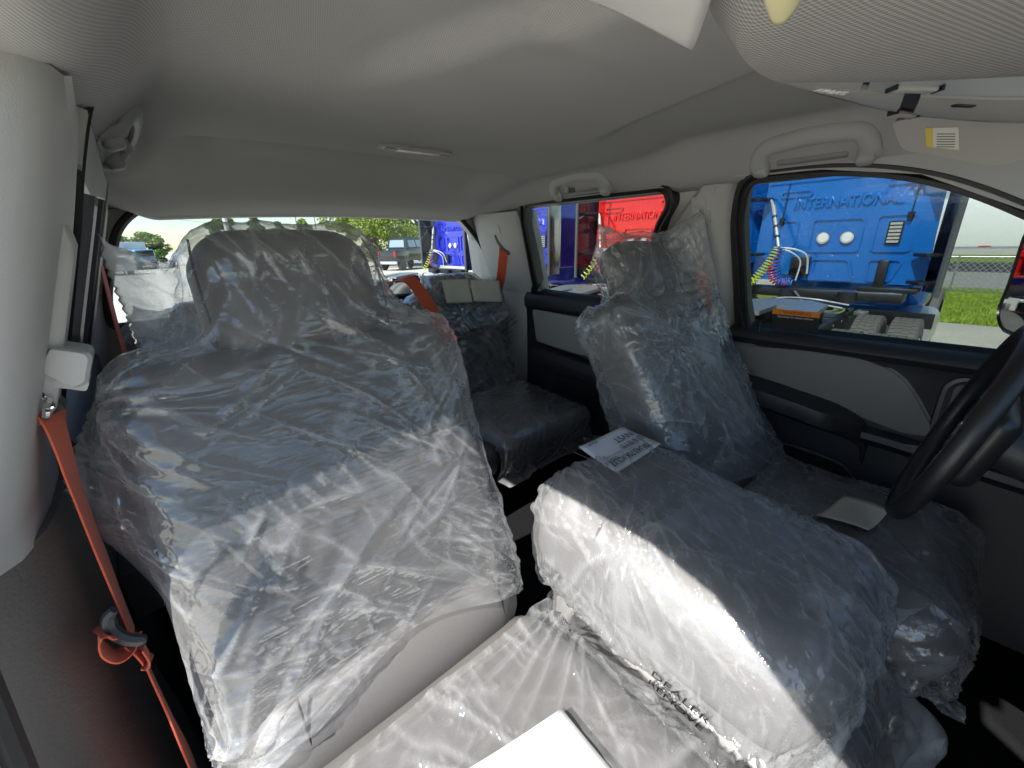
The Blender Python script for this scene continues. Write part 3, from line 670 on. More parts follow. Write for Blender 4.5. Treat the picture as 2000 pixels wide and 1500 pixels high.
# ------------------------------------------------------------------ seat belts
def dring(s, x, y, z, parent):
    box('anchor_plate', (s*x, y, z+.016), (.008, .024, .045), CHROME, parent, rot=(0, s*.2, 0), bev=.004, seg=2)
    tube('anchor_bolt', [(s*(x+.01), y, z+.022), (s*(x-.010), y, z+.022)], [.010, .008], STEEL, parent, 10)
    bmx = [Vector((s*(x-.002), y, z-.004))+Vector((s*-.004*math.sin(a), math.cos(a)*.024, math.sin(a)*.012)) for a in [2*math.pi*i/16 for i in range(16)]]
    tube('belt_loop', bmx, .0032, CHROME, parent, 6, True)
def adjuster(s, y, z, parent):
    """height adjuster: slide rail in the pillar and its cap above the belt anchor; z = belt anchor height"""
    col = []
    for k in range(12):
        zz = z-.03+.195*k/11; w = .026; o = .012*ss(0, .1, k/11)*(1-.6*ss(.9, 1, k/11))
        col.append([(s*(W(zz)+.01), y-w, zz), (s*(W(zz)-o*.6), y-w+.003, zz), (s*(W(zz)-o), y-w*.7, zz), (s*(W(zz)-o), y+w*.7, zz), (s*(W(zz)-o*.6), y+w-.003, zz), (s*(W(zz)+.01), y+w, zz)])
    loft('slide_rail', col, TRIM, parent)
    cap = round_poly([(.004, .030), (-.010, .052), (-.034, .042), (-.036, .036), (-.026, .010), (-.016, .006)], .003, 3)
    loft('adjuster_cap', [[(s*(W(z+.03)+a*k_-.001), y+d_, z+.03+(b-.03)*k_) for a, b in cap] for d_, k_ in ((-.030, .90), (-.026, 1), (.020, 1), (.024, .92))], TRIM, parent)
    thr = round_poly([(.006, .012), (-.010, .006), (-.022, .000), (-.027, .010), (-.014, .022)], .003, 3)
    loft('adjuster_throat', [[(s*(W(z+.03)+a-.001), y+d_, z+b) for a, b in thr] for d_ in (-.022, .02)], TRIM, parent)
    box('anchor_slot', (s*(W(z)+.001), y, z+.006), (.012, .03, .05), RUBBER, parent, rot=(0, s*.33, 0))
ya = .632
bA = empty('seat_belt', (-.76, ya, .3), 'orange seat belt hanging from the left pillar beside the nearest seat', 'seat belt')
adjuster(-1, ya, 1.012, bA); dring(-1, .748, ya-.014, 1.006, bA)
beltP = [(-.749, .622, 1.004), (-.746, .612, .985), (-.747, .612, .955), (-.751, .620, .90), (-.752, .618, .826), (-.752, .612, .74), (-.751, .606, .703)]
ribbon('webbing', beltP, [(.30, 1, .1), (.22, 1, .0), (.14, 1, -.1), (.06, 1, -.2), (.04, 1, -.25), (-.02, 1, -.3), (-.04, 1, -.3)], .042, BELT, bA, .0018, 5)
beltP2 = [(-.750, .604, .700), (-.748, .588, .66), (-.744, .570, .61), (-.742, .562, .56), (-.742, .57, .50), (-.745, .58, .42)]
ribbon('webbing', beltP2, [(-.08, 1, -.3), (-.1, 1, -.3), (-.1, 1, -.3), (-.05, 1, -.3), (0, 1, -.2), (0, 1, -.2)], .042, BELT, bA, .0018, 5)
ribbon('webbing_fold', [(-.748, .586, .716), (-.756, .575, .712), (-.765, .568, .716), (-.771, .566, .732), (-.769, .568, .748), (-.762, .572, .744)], (-.02, 1, -.12), .03, BELT, bA, .0018, 5)
ribbon('webbing_fold', [(-.754, .578, .714), (-.749, .572, .704), (-.744, .566, .688), (-.740, .564, .692), (-.742, .568, .708)], (-.02, 1, -.12), .022, BELT, bA, .0016, 4)
tube('latch_tongue', smooth_path([(-.752, .572, .770), (-.759, .574, .762), (-.760, .572, .746), (-.752, .566, .732), (-.742, .562, .725), (-.735, .560, .724)], 4), [.0045, .0055, .006, .0065, .0065]+[.007]*12+[.0065, .006, .0055, .004], BELTD, bA, 8)
# driver belt
bB = empty('seat_belt', (.75, .63, .4), 'orange seat belt on the pillar behind the driver seat', 'seat belt')
adjuster(1, .632, 1.105, bB); dring(1, .722, .622, 1.095, bB)
ribbon('webbing', [(.712, .618, 1.09), (.716, .612, 1.03), (.728, .605, .95), (.742, .60, .85), (.75, .60, .5)], [(-.4, .9, 0), (-.6, .8, 0), (-.7, .7, 0), (-.75, .65, 0), (-.75, .65, 0)], .046, BELT, bB, .0016, 4)
tube('buckle_stalk', [(.66, .34, .45), (.64, .325, .50), (.62, .315, .53)], .007, mat('belt_red', (.5, .05, .03), .5), bB, 6)
# rear corner belt on the far pillar
bC = empty('seat_belt', (.74, 1.6, .5), 'orange seat belt coming out of the slot in the far rear pillar', 'seat belt')
fs = sidefn(1, -.006)
pA = Vector((.715, 1.555, 1.127))
ribbon('webbing', [(.72, 1.60, 1.135), (.706, 1.585, 1.12), (.700, 1.585, 1.08), (.705, 1.61, .99), (.715, 1.65, .92), (.72, 1.68, .80)], [(-.3, .9, .25), (-.35, .9, .2), (-.55, .85, .1), (-.6, .8, 0), (-.6, .8, 0), (-.6, .8, 0)], .044, BELT, bC, .0016, 4)
slab('belt_slot', round_poly([(1.545, 1.115), (1.575, 1.13), (1.605, 1.165), (1.612, 1.195), (1.625, 1.19), (1.618, 1.155), (1.59, 1.115), (1.55, 1.098)], .008), [], sidefn(1, -.0065), .003, SN[1], RUBBER, cd_)
# rear middle belt over the seat back, with latch
bD = empty('seat_belt', (.25, 1.45, .5), 'orange seat belt with silver latch hanging over the middle of the rear seat', 'seat belt')
q_ = [(.115, 1.63, 1.00), (.14, 1.575, 1.025), (.165, 1.52, 1.02), (.20, 1.475, .94), (.245, 1.455, .84), (.268, 1.448, .755)]
ribbon('webbing', q_, [(1, .1, .25), (1, .1, .3), (1, .1, .4), (1, 0, .4), (1, 0, .35), (1, 0, .2)], .052, BELT, bD, .0016, 5)
ribbon('webbing', [(.275, 1.44, .74), (.30, 1.435, .67), (.335, 1.43, .56), (.35, 1.43, .48)], [(.7, .6, .3)]*4, .048, BELT, bD, .0016, 4)
box('latch_grip', (.268, 1.438, .745), (.058, .012, .02), BELTD, bD, rot=(0, .35, 0), bev=.005)
slab('latch_tongue', round_poly([(-.012, 0), (.012, 0), (.011, -.048), (-.011, -.048)], .003), [round_poly([(-.004, -.026), (.004, -.026), (.004, -.040), (-.004, -.040)], .001)], lambda x, z: (.278+x*.95-z*.33, 1.432, .738+z+x*.3), .002, (0, 1, 0), CHROME, bD)
# rear passenger side belt, thin beside the left pillar
bE = empty('seat_belt', (-.7, 1.6, .5), 'thin orange seat belt hanging beside the left rear pillar', 'seat belt')
ribbon('webbing', [(-.705, 1.66, 1.19), (-.71, 1.63, 1.08), (-.715, 1.55, .93), (-.715, 1.50, .78), (-.71, 1.47, .66)], [(.12, .95, .1)]*5, .044, BELT, bE, .0018, 4)
ribbon('webbing_fold', [(-.715, 1.50, .80), (-.735, 1.49, .795), (-.745, 1.485, .775), (-.735, 1.48, .755), (-.715, 1.475, .72), (-.705, 1.47, .68)], [(.2, .95, .1)]*6, .03, BELT, bE, .0016, 4)
tube('latch_tongue', [(-.735, 1.485, .81), (-.722, 1.475, .785), (-.705, 1.465, .765)], .009, BELTD, bE, 8)
# ------------------------------------------------------------------ outside
GZ = -.8
lot = mat('lot_concrete', (.50, .47, .40), .9, bump=(3, .4, .03), var=.12, vscale=.7)
bm = bmesh.new(); g = 900
vv = [bm.verts.new((x, y, GZ)) for x, y in ((-g, -g), (g, -g), (g, g), (-g, g))]; bm.faces.new(vv)
tag(from_bm('ground', bm, lot), kind='structure')
def sheet(name, x0, x1, y0, y1, dz, m_):
    bm = bmesh.new(); bm.faces.new([bm.verts.new((x, y, GZ+dz)) for x, y in ((x0, y0), (x1, y0), (x1, y1), (x0, y1))]); o = from_bm(name, bm, m_); tag(o, kind='structure'); return o
GR = mat('grass_green', (.20, .28, .035), .9, var=.35, vscale=4, bump=(30, 1, .05))
sheet('verge', 13.2, 23, -60, 6, .004, GR); sheet('road', 23, 34, -300, 300, .004, mat('road_asphalt', (.28, .27, .25), .9, var=.1, vscale=1.5)); sheet('far_verge', 34, 60, -300, 300, .004, GR)
# grass blades on the visible bit of verge
def blades(name, n, x0, x1, y0, y1, h, label):
    r_ = np.random.default_rng(3); N_ = n
    bx_ = r_.uniform(x0, x1, N_); by_ = r_.uniform(y0, y1, N_); an = r_.uniform(0, 6.28, N_); hh = h*r_.uniform(.4, 1.2, N_); w = .012
    lean = r_.normal(0, .04, (N_, 2)); V = np.zeros((N_, 3, 3))
    V[:, 0] = np.c_[bx_-w*np.cos(an), by_-w*np.sin(an), np.full(N_, GZ+.004)]; V[:, 1] = np.c_[bx_+w*np.cos(an), by_+w*np.sin(an), np.full(N_, GZ+.004)]; V[:, 2] = np.c_[bx_+lean[:, 0], by_+lean[:, 1], GZ+hh]
    me = bpy.data.meshes.new(name); me.from_pydata(V.reshape(-1, 3).tolist(), [], np.arange(N_*3).reshape(-1, 3).tolist()); me.materials.append(mat('blade_green', (.26, .36, .04), .7, var=.3, vscale=3)); o = link(name, me); tag(o, label, 'grass', kind='stuff')
blades('grass', 45000, 13.2, 20, -3, 2.2, .09, 'short green grass strip beyond the parked trucks')

def paint(name, c): return mat(name, c, .22, .35, coat=1, var=.10, vscale=1.6, bump=(2.2, .05, .02))
BLACKP = mat('black_plastic', (.015, .015, .016), .4); FRAME = mat('chassis_black', (.018, .018, .02), .4, var=.2, vscale=6); TYRE = mat('tyre_rubber', (.11, .105, .095), .75, var=.1, vscale=9)
ALU = mat('aluminium', (.6, .61, .62), .35, .9); GALV = mat('galvanised', (.35, .38, .38), .4, .7)
def helix(bm, pts, r, turns, wire):
    P_ = smooth_path(pts, 10); n = turns*10; out = []
    for i in range(n+1):
        t = i/n*(len(P_)-1); k = min(int(t), len(P_)-2); p = P_[k].lerp(P_[k+1], t-k); d = (P_[k+1]-P_[k]).normalized(); u_ = d.cross(Vector((1, .1, 0))).normalized(); w_ = d.cross(u_)
        a = 2*math.pi*turns*i/n; out.append(p+(u_*math.cos(a)+w_*math.sin(a))*r)
    bm_tube(bm, out, wire, 5)
def tread_tyre(name, c, parent, blocks=True):
    """truck tyre, axle along Y, with four rows of tread blocks"""
    x0, y0, z0 = c; bm = bmesh.new(); n = 48; prof = [(-.14, .30), (-.145, .40), (-.135, .47), (-.12, .487), (.12, .487), (.135, .47), (.145, .40), (.14, .30)]
    rings = [[bm.verts.new((x0+math.cos(2*math.pi*i/n)*r_, y0+w, z0+math.sin(2*math.pi*i/n)*r_)) for w, r_ in prof] for i in range(n)]
    for i in range(n):
        a, b = rings[i], rings[(i+1) % n]
        for j in range(len(prof)-1): bm.faces.new((a[j], a[j+1], b[j+1], b[j]))
    if blocks:
        m_ = 52
        for row, yy in enumerate((-.092, -.031, .031, .092)):
            for i in range(m_):
                a0, a1 = 2*math.pi*(i+.06+.25*(row % 2))/m_, 2*math.pi*(i+.94+.25*(row % 2))/m_
                q = []
                for a in (a0, a1):
                    for yb in (yy-.0275, yy+.0275):
                        for r_ in (.485, .5): q.append(bm.verts.new((x0+math.cos(a)*r_, y0+yb, z0+math.sin(a)*r_)))
                for f_ in ((1, 3, 7, 5), (0, 1, 5, 4), (2, 6, 7, 3), (0, 2, 3, 1), (4, 5, 7, 6)): bm.faces.new([q[t] for t in f_])
    return from_bm(name, bm, TYRE, parent)
def tractor(yc, pm, label, detail=2):
    """road tractor seen from behind: sleeper back, side extenders, hoses, frame, fifth wheel, tandem duals"""
    D = 7.2
    t = empty('semi_truck', (D-2, yc, GZ), label, 'semi truck', 'road tractors parked side by side')
    P = lambda x, y, z: (x, yc+y, z)
    f_ = lambda off: (lambda y, z: (D-off, yc+y, z))
    # sleeper box with tapered top
    loft('sleeper_body', [[P(x, y*(1-.10*max(0, z-1.9)/1.4), z) for y, z in rrect(-1.07, 1.07, .50, 3.1, .12, 4)] for x in (D, D+.03, D+1.6)], pm, t)
    # roof cap lip and stamped panels
    for (y0, y1, z0, z1, r_) in ((-.30, .33, .93, 1.40, .05), (-.86, -.42, .93, 1.42, .07), (.50, .86, 1.0, 1.40, .07)): slab('stamped_panel', rrect(y0, y1, z0, z1, r_), [rrect(y0+.022, y1-.022, z0+.022, z1-.022, r_*.8)], f_(.03), .035, (1, 0, 0), pm, t)
    slab('stamped_panel', round_poly([(-.32, .52), (.36, .52), (.26, .84), (-.22, .84)], .06), [round_poly([(-.28, .545), (.32, .545), (.24, .815), (-.20, .815)], .05)], f_(.03), .035, (1, 0, 0), pm, t)
    slab('stamped_panel', round_poly([(-.42, .84), (-.82, .84), (-.72, .53), (-.45, .53)], .06), [round_poly([(-.445, .815), (-.785, .815), (-.70, .555), (-.47, .555)], .05)], f_(.03), .035, (1, 0, 0), pm, t)
    for y0, y1, z in ((.40, .82, 1.72), (-.92, -.45, 1.78)): slab('stamped_panel', rrect(y0, y1, z, z+.10, .045), [rrect(y0+.02, y1-.02, z+.02, z+.08, .03)], f_(.03), .035, (1, 0, 0), pm, t)
    box('roof_seam', P(D-.006, 0, 1.93), (.03, 2.0, .02), pm, t, bev=.008)
    for y in (-.35, .05, .45): slab('stamped_panel', rrect(y, y+.24, 1.98, 2.5, .04), [rrect(y+.02, y+.22, 2.0, 2.48, .03)], f_(.01), .02, (1, 0, 0), pm, t)
    if detail: text('raised_lettering', 'INTERNATIONAL', .205, pm, frame4((D-.004, yc-.02, 1.62), (0, -1, 0), (0, 0, 1)), t, .022, .004, 'CENTER', .80)
    for y in (.155, -.135):
        l = tube('work_lamp', [P(D+.01, y, 1.13), P(D-.045, y, 1.13)], [.085, .08], CHROME, t, 20)
        tube('lamp_lens', [P(D-.046, y, 1.13), P(D-.052, y, 1.13)], [.066, .06], mat('lens_white', (.8, .8, .8), .1), l, 16)
    v = slab('vent', rrect(-.72, -.56, 1.03, 1.33, .02), [], f_(.03), .03, (1, 0, 0), BLACKP, t)
    if detail:
        for k in range(6): box('louvre', P(D-.035, -.64, 1.065+.046*k), (.012, .125, .034), mat('louvre_grey', (.25, .25, .23), .5), v, rot=(0, .5, 0))
    # side extenders with grey rubber edge
    for s in (-1, 1):
        loft('side_extender', [[P(D+.1, s*1.06, z), P(D-.10, s*1.18, z), P(D-.45, s*1.225, z), P(D-.45, s*1.245, z), P(D-.10, s*1.20, z), P(D+.1, s*1.10, z)] for z in (.42, 1.5, 2.9)], mat('extender_dark', (.012, .012, .022), .12, coat=1) if s < 0 or detail < 2 else pm, t)
        tube('extender_edge', [P(D-.46, s*1.237, .40), P(D-.46, s*1.237, 2.9)], .035, mat('edge_grey', (.07, .075, .08), .5), t, 8)
        for z in (.55, .90, 1.72): box('extender_bracket', P(D-.2, s*1.04, z), (.34, .16, .045), BLACKP, t, rot=(0, 0, s*-.5), bev=.008)
    for y, z in ((.72, 1.72), (-.78, 1.92)):
        tube('antenna_cable', [P(D-.03, y, z+.2), P(D-.03, y+.02, 1.42)], .007, BLACKP, t, 5); tube('antenna_base', [P(D-.02, y+.02, 1.43), P(D-.04, y+.02, 1.33)], [.04, .025], BLACKP, t, 8)
    if detail == 2:
        box('light_bar', P(D-.10, -.93, 1.88), (.1, .55, .06), GALV, t, bev=.01); box('bracket_plate', P(D-.12, -.95, 1.80), (.05, .4, .07), BLACKP, t, bev=.01)
        box('step_post', P(D-.10, -.62, .62), (.05, .12, .42), BLACKP, t, bev=.02); box('step_plate', P(D-.22, -.75, .45), (.3, .62, .06), BLACKP, t, bev=.01)
    # hose pole, bracket and coils
    tube('hose_pole', [P(D-.12, .92, 1.72), P(D-.2, .84, 1.60), P(D-.45, .60, 1.02)], [.012, .03, .022], mat('pole_white', (.62, .62, .60), .3, .4), t, 8)
    for k in range(3): 
        a = Vector(P(D-.2, .84, 1.60)).lerp(Vector(P(D-.45, .60, 1.02)), .25+.25*k); tube('pole_band', [a+Vector((.006, .006, .014)), a-Vector((.006, .006, .014))], .034, BLACKP, t, 8)
    hx = lambda nm, pts, r_, tn, c: (lambda b_: (helix(b_, [P(*p) for p in pts], r_, tn, .011), from_bm(nm, b_, mat('hose_'+c[0], c[1], .35), t)))(bmesh.new())
    nt_ = 16 if detail == 2 else 9
    hx('coiled_hose', [(D-.45, .60, 1.0), (D-.5, .67, .80), (D-.55, .78, .60), (D-.6, .93, .42)], .055, nt_, ('yellow', (.55, .62, .08)))
    hx('coiled_hose', [(D-.45, .58, 1.0), (D-.48, .60, .75), (D-.46, .52, .52), (D-.40, .38, .50)], .06, nt_, ('blue', (.05, .14, .55)))
    hx('coiled_hose', [(D-.43, .60, .98), (D-.5, .63, .72), (D-.48, .58, .54), (D-.40, .42, .48)], .05, nt_, ('red', (.6, .04, .05)))
    tube('white_hose', smooth_path([P(D-.42, .58, 1.0), P(D-.38, .40, .98), P(D-.25, .26, .88), P(D-.15, .24, .62)], 5), .014, mat('hose_white', (.75, .75, .75), .35), t, 6)
    tube('white_hose', smooth_path([P(D-.42, .56, .98), P(D-.38, .44, .94), P(D-.25, .33, .80), P(D-.2, .36, .52)], 5), .012, mat('hose_white', (.75, .75, .75), .35), t, 6)
    box('valve_plate', P(D-.05, .38, .72), (.06, .26, .28), BLACKP, t, bev=.01)
    # chassis
    for y in (-.42, .42): box('frame_rail', P(D-2.3, y, .02), (4.6, .085, .26), FRAME, t, bev=.01)
    for x in (D-.8, D-2.0, D-3.3, D-4.4): box('cross_member', P(x, 0, .0), (.14, .80, .18), FRAME, t, bev=.01)
    for y in (-.36, .36): tube('air_tank', [P(D-.55, y-.02, .28), P(D-.55, y-.02, .42)], .11, FRAME, t, 14)
    box('cab_crossbar', P(D-.3, 0, .36), (.3, 1.9, .14), FRAME, t, bev=.03)
    # fifth wheel: sloped plate with V slot
    fw_ = [(-.43, .0), (-.43, .55), (-.1, .62), (-.05, .2), (.05, .2), (.1, .62), (.43, .55), (.43, .0), (.2, -.28), (-.2, -.28)]
    slab('fifth_wheel', fw_, [], lambda y, q: P(D-1.75-q*1.0, y, .335-.10*max(0, q)), .05, (0, 0, 1), GALV, t)
    for y in (-.33, .33): box('fifth_wheel_foot', P(D-1.8, y, .22), (.5, .08, .22), FRAME, t, bev=.02)
    for x in (D-1.35, D-1.0): tube('air_line', smooth_path([P(x, -.5, .30), P(x-.1, -.1, .36), P(x+.05, .3, .33), P(x, .6, .25)], 5), .014, mat('line_grey', (.4, .4, .4), .4), t, 5)
    for k, x in enumerate((D-1.0, D-2.3)):
        for y in (-1.10, -.75, .75, 1.10): tread_tyre('tyre', P(x, y, -.30), t, detail == 2 and y < 0)
        for y in (-.92, .92): tube('wheel_hub', [P(x, y-.32, -.30), P(x, y+.32, -.30)], .28, ALU, t, 16)
    for y in (-.92, .92): box('quarter_fender', P(D-.44, y, .10), (.03, .74, .2), BLACKP, t, rot=(0, -.25, 0), bev=.005)
    for y in (-.92, .92): box('mud_flap', P(D-3.0, y, -.25), (.02, .66, .6), BLACKP, t)
    if detail:      # clutter along the frame: valves, brackets, bolts, lines
        q = random.Random(int(yc*10)); fm_ = (FRAME, GALV, FRAME, ALU, BLACKP)
        for k in range(34 if detail == 2 else 14):
            x, y, z = D-q.uniform(.35, 3.6), q.choice((-1, 1))*q.uniform(.05, .62), q.uniform(.12, .30)
            if k % 3: box('chassis_fitting', P(x, y, z), (q.uniform(.04, .2), q.uniform(.04, .16), q.uniform(.03, .12)), fm_[k % 5], t, rot=(0, 0, q.uniform(-.5, .5)), bev=.01)
            else: tube('chassis_line', smooth_path([P(x, y, z+.05), P(x-.25, y+q.uniform(-.2, .2), z+q.uniform(.05, .14)), P(x-.6, y+q.uniform(-.3, .3), z)], 4), q.uniform(.008, .018), fm_[(k//3) % 5], t, 6)
        for y in (-.47, .47):
            for k in range(9): box('bolt', P(D-.6-.42*k, y, .09), (.03, .012, .03), GALV, t, bev=.006)
        for z in (.56, .86): 
            for k in range(3): tube('rivet', [P(D+.002, -.3+.3*k, z+.30*(z > .8)*0+.02), P(D-.008, -.3+.3*k, z+.02)], .012, ALU, t, 8)
    box('fuel_tank', P(D+.9, -1.0, -.2), (1.4, .5, .55), ALU, t, bev=.15, seg=4)
    for y in (-1.0, 1.0): tread_tyre('tyre', P(D+3.3, y, -.30), t, False)
    box('cab_front', P(D+2.4, 0, .9), (1.7, 2.05, 2.0), pm, t, bev=.2, seg=4); box('bonnet', P(D+3.6, 0, .5), (1.3, 1.9, 1.2), pm, t, bev=.2, seg=4)
    return t
BLUE = paint('metallic_blue', (.002, .165, .62)); RED = paint('bright_red', (.72, .012, .015)); ROYAL = paint('royal_blue', (.018, .035, .55))
tractor(1.65, BLUE, 'bright blue semi truck seen through the driver window', 2)
tractor(4.95, RED, 'bright red semi truck seen through the rear side window', 1)
tractor(8.25, ROYAL, 'royal blue semi truck beside the red truck, seen through the rear side window', 1)
tractor(11.6, ROYAL, 'royal blue semi truck with hoses seen through the rear window', 1)

# ---- far side: fence, trailer
fe = empty('chain_link_fence', (21, -1, GZ), 'chain link fence along the grass beyond the blue truck', 'fence')
bm = bmesh.new(); H_ = 1.15; y0, y1 = -5, 3.2; st = .16
def wire(bm, a, b, r=.007):
    a, b = Vector(a), Vector(b); d = (b-a).normalized(); u_ = d.cross(Vector((1, 0, 0))).normalized()*r; w_ = Vector((r, 0, 0))
    q = [bm.verts.new(p+o_) for p in (a, b) for o_ in (u_, w_, -u_, -w_)]
    for j in range(4): bm.faces.new((q[j], q[(j+1) % 4], q[4+(j+1) % 4], q[4+j]))
k = y0-H_
while k < y1+H_:
    for s in (1, -1):
        a, b = (k, GZ+.03), (k+s*H_, GZ+.03+H_)
        wire(bm, (21, a[0], a[1]), (21, b[0], b[1]))
    k += st
o = from_bm('wire_mesh', bm, mat('wire_galv', (.55, .55, .55), .4, .5), fe); o['kind'] = 'stuff'
for y in (-4.5, -1.8, .9, 3.1): tube('fence_post', [(21.04, y, GZ), (21.04, y, GZ+1.25)], .03, GALV, fe, 8)
tube('top_rail', [(21.04, y0, GZ+1.19), (21.04, y1, GZ+1.19)], .02, GALV, fe, 8)
WHT = mat('trailer_white', (.8, .8, .8), .4)
tl_ = empty('box_trailer', (38, -4, GZ), 'long white box trailer parked beyond the fence at the right', 'trailer')
box('cargo_box', (39, -4.2, 1.75), (2.6, 15.5, 2.9), WHT, tl_, bev=.03); box('side_skirt', (37.75, -4.2, -.15), (.05, 6.5, .75), WHT, tl_)
box('rub_rail', (37.66, -4.2, .33), (.06, 15.5, .12), ALU, tl_)
for y in (-3.5, -1.0, .7, -6): box('red_reflector', (37.62, y, .40), (.02, .5, .07), mat('reflector_red', (.5, .03, .03), .4), tl_)
for y in (-9.0, -10.2): tread_tyre('tyre', (38.2, y, -.3), tl_, False)
box('road_barrier', (33, 0, GZ+.22), (.5, 60, .44), mat('barrier_dark', (.05, .05, .06), .8), None); tag(bpy.data.objects['road_barrier'], 'low dark kerb barrier between the road and the white trailer', 'barrier')

# ---- behind: black utility truck
def black_truck():
    c = Vector((CAM.x+math.sin(R(26.5))*38, math.cos(R(26.5))*38, GZ)); t = empty('pickup_truck', c, 'black crew cab truck parked under the big tree, seen through the rear window', 'pickup truck')
    bk = mat('black_paint', (.012, .013, .016), .2, coat=1); ang = R(-66); M_ = Matrix.Rotation(ang, 3, 'Z')
    def Q(x, y, z): return c+M_ @ Vector((x, y, z))
    def bx_(nm, ce, s, m_, par=t, bev=.05): return box(nm, Q(*ce), s, m_, par, rot=M_, bev=bev, seg=3)
    bx_('bed_body', (0, -.2, 1.15), (2.1, 1.6, .95), bk); bx_('cab_body', (0, 1.8, 1.3), (2.05, 2.8, 1.1), bk, bev=.12)
    bm = bmesh.new(); L = []
    for z, y0_, y1_, w in ((1.75, .35, 3.3, 1.0), (2.55, .5, 2.9, .86), (2.62, .6, 2.8, .78)): L.append([Q(-w, y0_, z), Q(w, y0_, z), Q(w, y1_, z), Q(-w, y1_, z)])
    bm_loft(bm, L); from_bm('greenhouse', bm, bk, t, False)
    gl = mat('truck_glass', (.35, .42, .42), .08, .3)
    def quad(nm, pts, m_): 
        b2 = bmesh.new(); b2.faces.new([b2.verts.new(Q(*p)) for p in pts]); o = from_bm(nm, b2, m_, t, False); s_ = o.modifiers.new('thick', 'SOLIDIFY'); s_.thickness = .02; s_.offset = 0
    quad('rear_window', [(-.78, .37, 1.85), (.78, .37, 1.85), (.72, .47, 2.42), (-.72, .47, 2.42)], gl)
    for sx in (1, -1):
      quad('side_window', [(sx*.985, .75, 1.85), (sx*.985, 1.75, 1.85), (sx*.88, 1.65, 2.42), (sx*.88, .8, 2.42)], gl); quad('side_window', [(sx*.985, 1.9, 1.85), (sx*.985, 2.9, 1.85), (sx*.88, 2.6, 2.42), (sx*.88, 1.8, 2.42)], gl)
    bx_('bumper', (0, -1.05, .65), (2.0, .15, .25), CHROME, bev=.03)
    for x in (-.85, .85): bx_('tail_lamp', (x, -1.0, 1.3), (.18, .06, .4), mat('tail_red', (.4, .02, .02), .2), bev=.01)
    for y in (-.3, 3.2):
        for x in (-.95, .95): tube('wheel', [Q(x-.12, y, .45), Q(x+.12, y, .45)], .45, TYRE, t, 24)
black_truck()
# ---- trees: tapered trunk, limbs, crown of leaf-sized faces in clumps
def leafmat(name, c):
    ma = mat(name, c, .6, var=.35, vscale=1.2); return ma
BARK = mat('bark', (.10, .075, .055), .9, bump=(12, 1, .05), var=.2)
def tree(loc, h, rad, nleaf, leaf, c, label, seed, trunk=.16, base=.25):
    r_ = np.random.default_rng(seed); t = empty('tree', loc, label, 'tree', 'trees along the far edge of the lot')
    o = Vector(loc); bm = bmesh.new(); top = o+Vector((0, 0, h*.62))
    bm_tube(bm, [o, o+Vector((.05, .02, h*.2)), o+Vector((-.05, .1, h*.4)), top], [trunk*1.3, trunk, trunk*.8, trunk*.35], 8)
    tips = []
    for k in range(9):
        a = r_.uniform(0, 6.28); z0 = h*r_.uniform(.22, .5); e = o+Vector((math.cos(a)*rad*.7, math.sin(a)*rad*.7, h*r_.uniform(.45, .85)))
        s_ = o+Vector((0, 0, z0)); md = s_.lerp(e, .5)+Vector((0, 0, -.05*h)); bm_tube(bm, [s_, md, e], [trunk*.5, trunk*.3, trunk*.1], 5); tips.append(e)
    from_bm('trunk', bm, BARK, t)
    ncl = 46; cl = []
    for k in range(ncl):
        a = r_.uniform(0, 6.28); q = r_.uniform(.2, 1)**.6; zz = r_.uniform(base, 1.0); prof_ = math.sin(math.pi*min(1, (zz-base*.6)/(1-base*.6))**.75)**.7 if zz < 1 else .1
        cl.append((math.cos(a)*rad*q*prof_, math.sin(a)*rad*q*prof_, h*zz, rad*r_.uniform(.16, .34)))
    cl = np.array(cl); pick = r_.integers(0, ncl, nleaf); d = r_.normal(0, 1, (nleaf, 3)); d /= np.linalg.norm(d, axis=1)[:, None]
    pos = cl[pick, :3]+d*(cl[pick, 3]*r_.uniform(.35, 1.0, nleaf)**.5)[:, None]*np.array([1, 1, .75])
    u_ = r_.normal(0, 1, (nleaf, 3)); u_ /= np.linalg.norm(u_, axis=1)[:, None]; w_ = np.cross(u_, r_.normal(0, 1, (nleaf, 3))); w_ /= np.linalg.norm(w_, axis=1)[:, None]
    s_ = leaf*r_.uniform(.6, 1.3, nleaf)[:, None]
    V = np.stack([pos-u_*s_, pos-w_*s_*.5, pos+u_*s_, pos+w_*s_*.5], 1).reshape(-1, 3)
    me = bpy.data.meshes.new('crown'); me.from_pydata(V.tolist(), [], np.arange(nleaf*4).reshape(-1, 4).tolist()); me.materials.append(c); link('crown', me, t)
G1 = leafmat('leaf_light', (.20, .27, .035)); G2 = leafmat('leaf_mid', (.10, .19, .03)); G3 = leafmat('leaf_dark', (.06, .11, .025))
def gp(px, dist, yaw_off=0):
    """a point on the lot at a bearing (degrees from straight rearwards towards the driver side)"""
    a = R(px); return (CAM.x+math.sin(a)*dist, math.cos(a)*dist, GZ)
tree(gp(24.5, 46), 8.6, 4.3, 30000, .12, G1, 'big broad oak behind the black truck, seen through the rear window', 1, .3, .14)
tree(gp(30.5, 48), 8.2, 4.0, 16000, .13, G1, 'leafy oak right of the big oak, half hidden by the royal blue truck', 2, .25, .14)
tree(gp(8.5, 62), 6.1, 1.9, 9000, .14, G2, 'round bright green tree behind the light pole', 3, .2, .3)
tree(gp(11.7, 66), 5.7, 1.3, 5000, .14, G2, 'small rounded tree just right of the light pole', 4, .15, .35)
tree(gp(13.9, 74), 5.5, 1.5, 5000, .15, G2, 'small tree far off left of the two utility poles', 5, .15, .35)
tree(gp(16.4, 70), 5.6, 1.7, 4500, .15, G1, 'low tree far off between the two utility poles', 6, .15, .3)
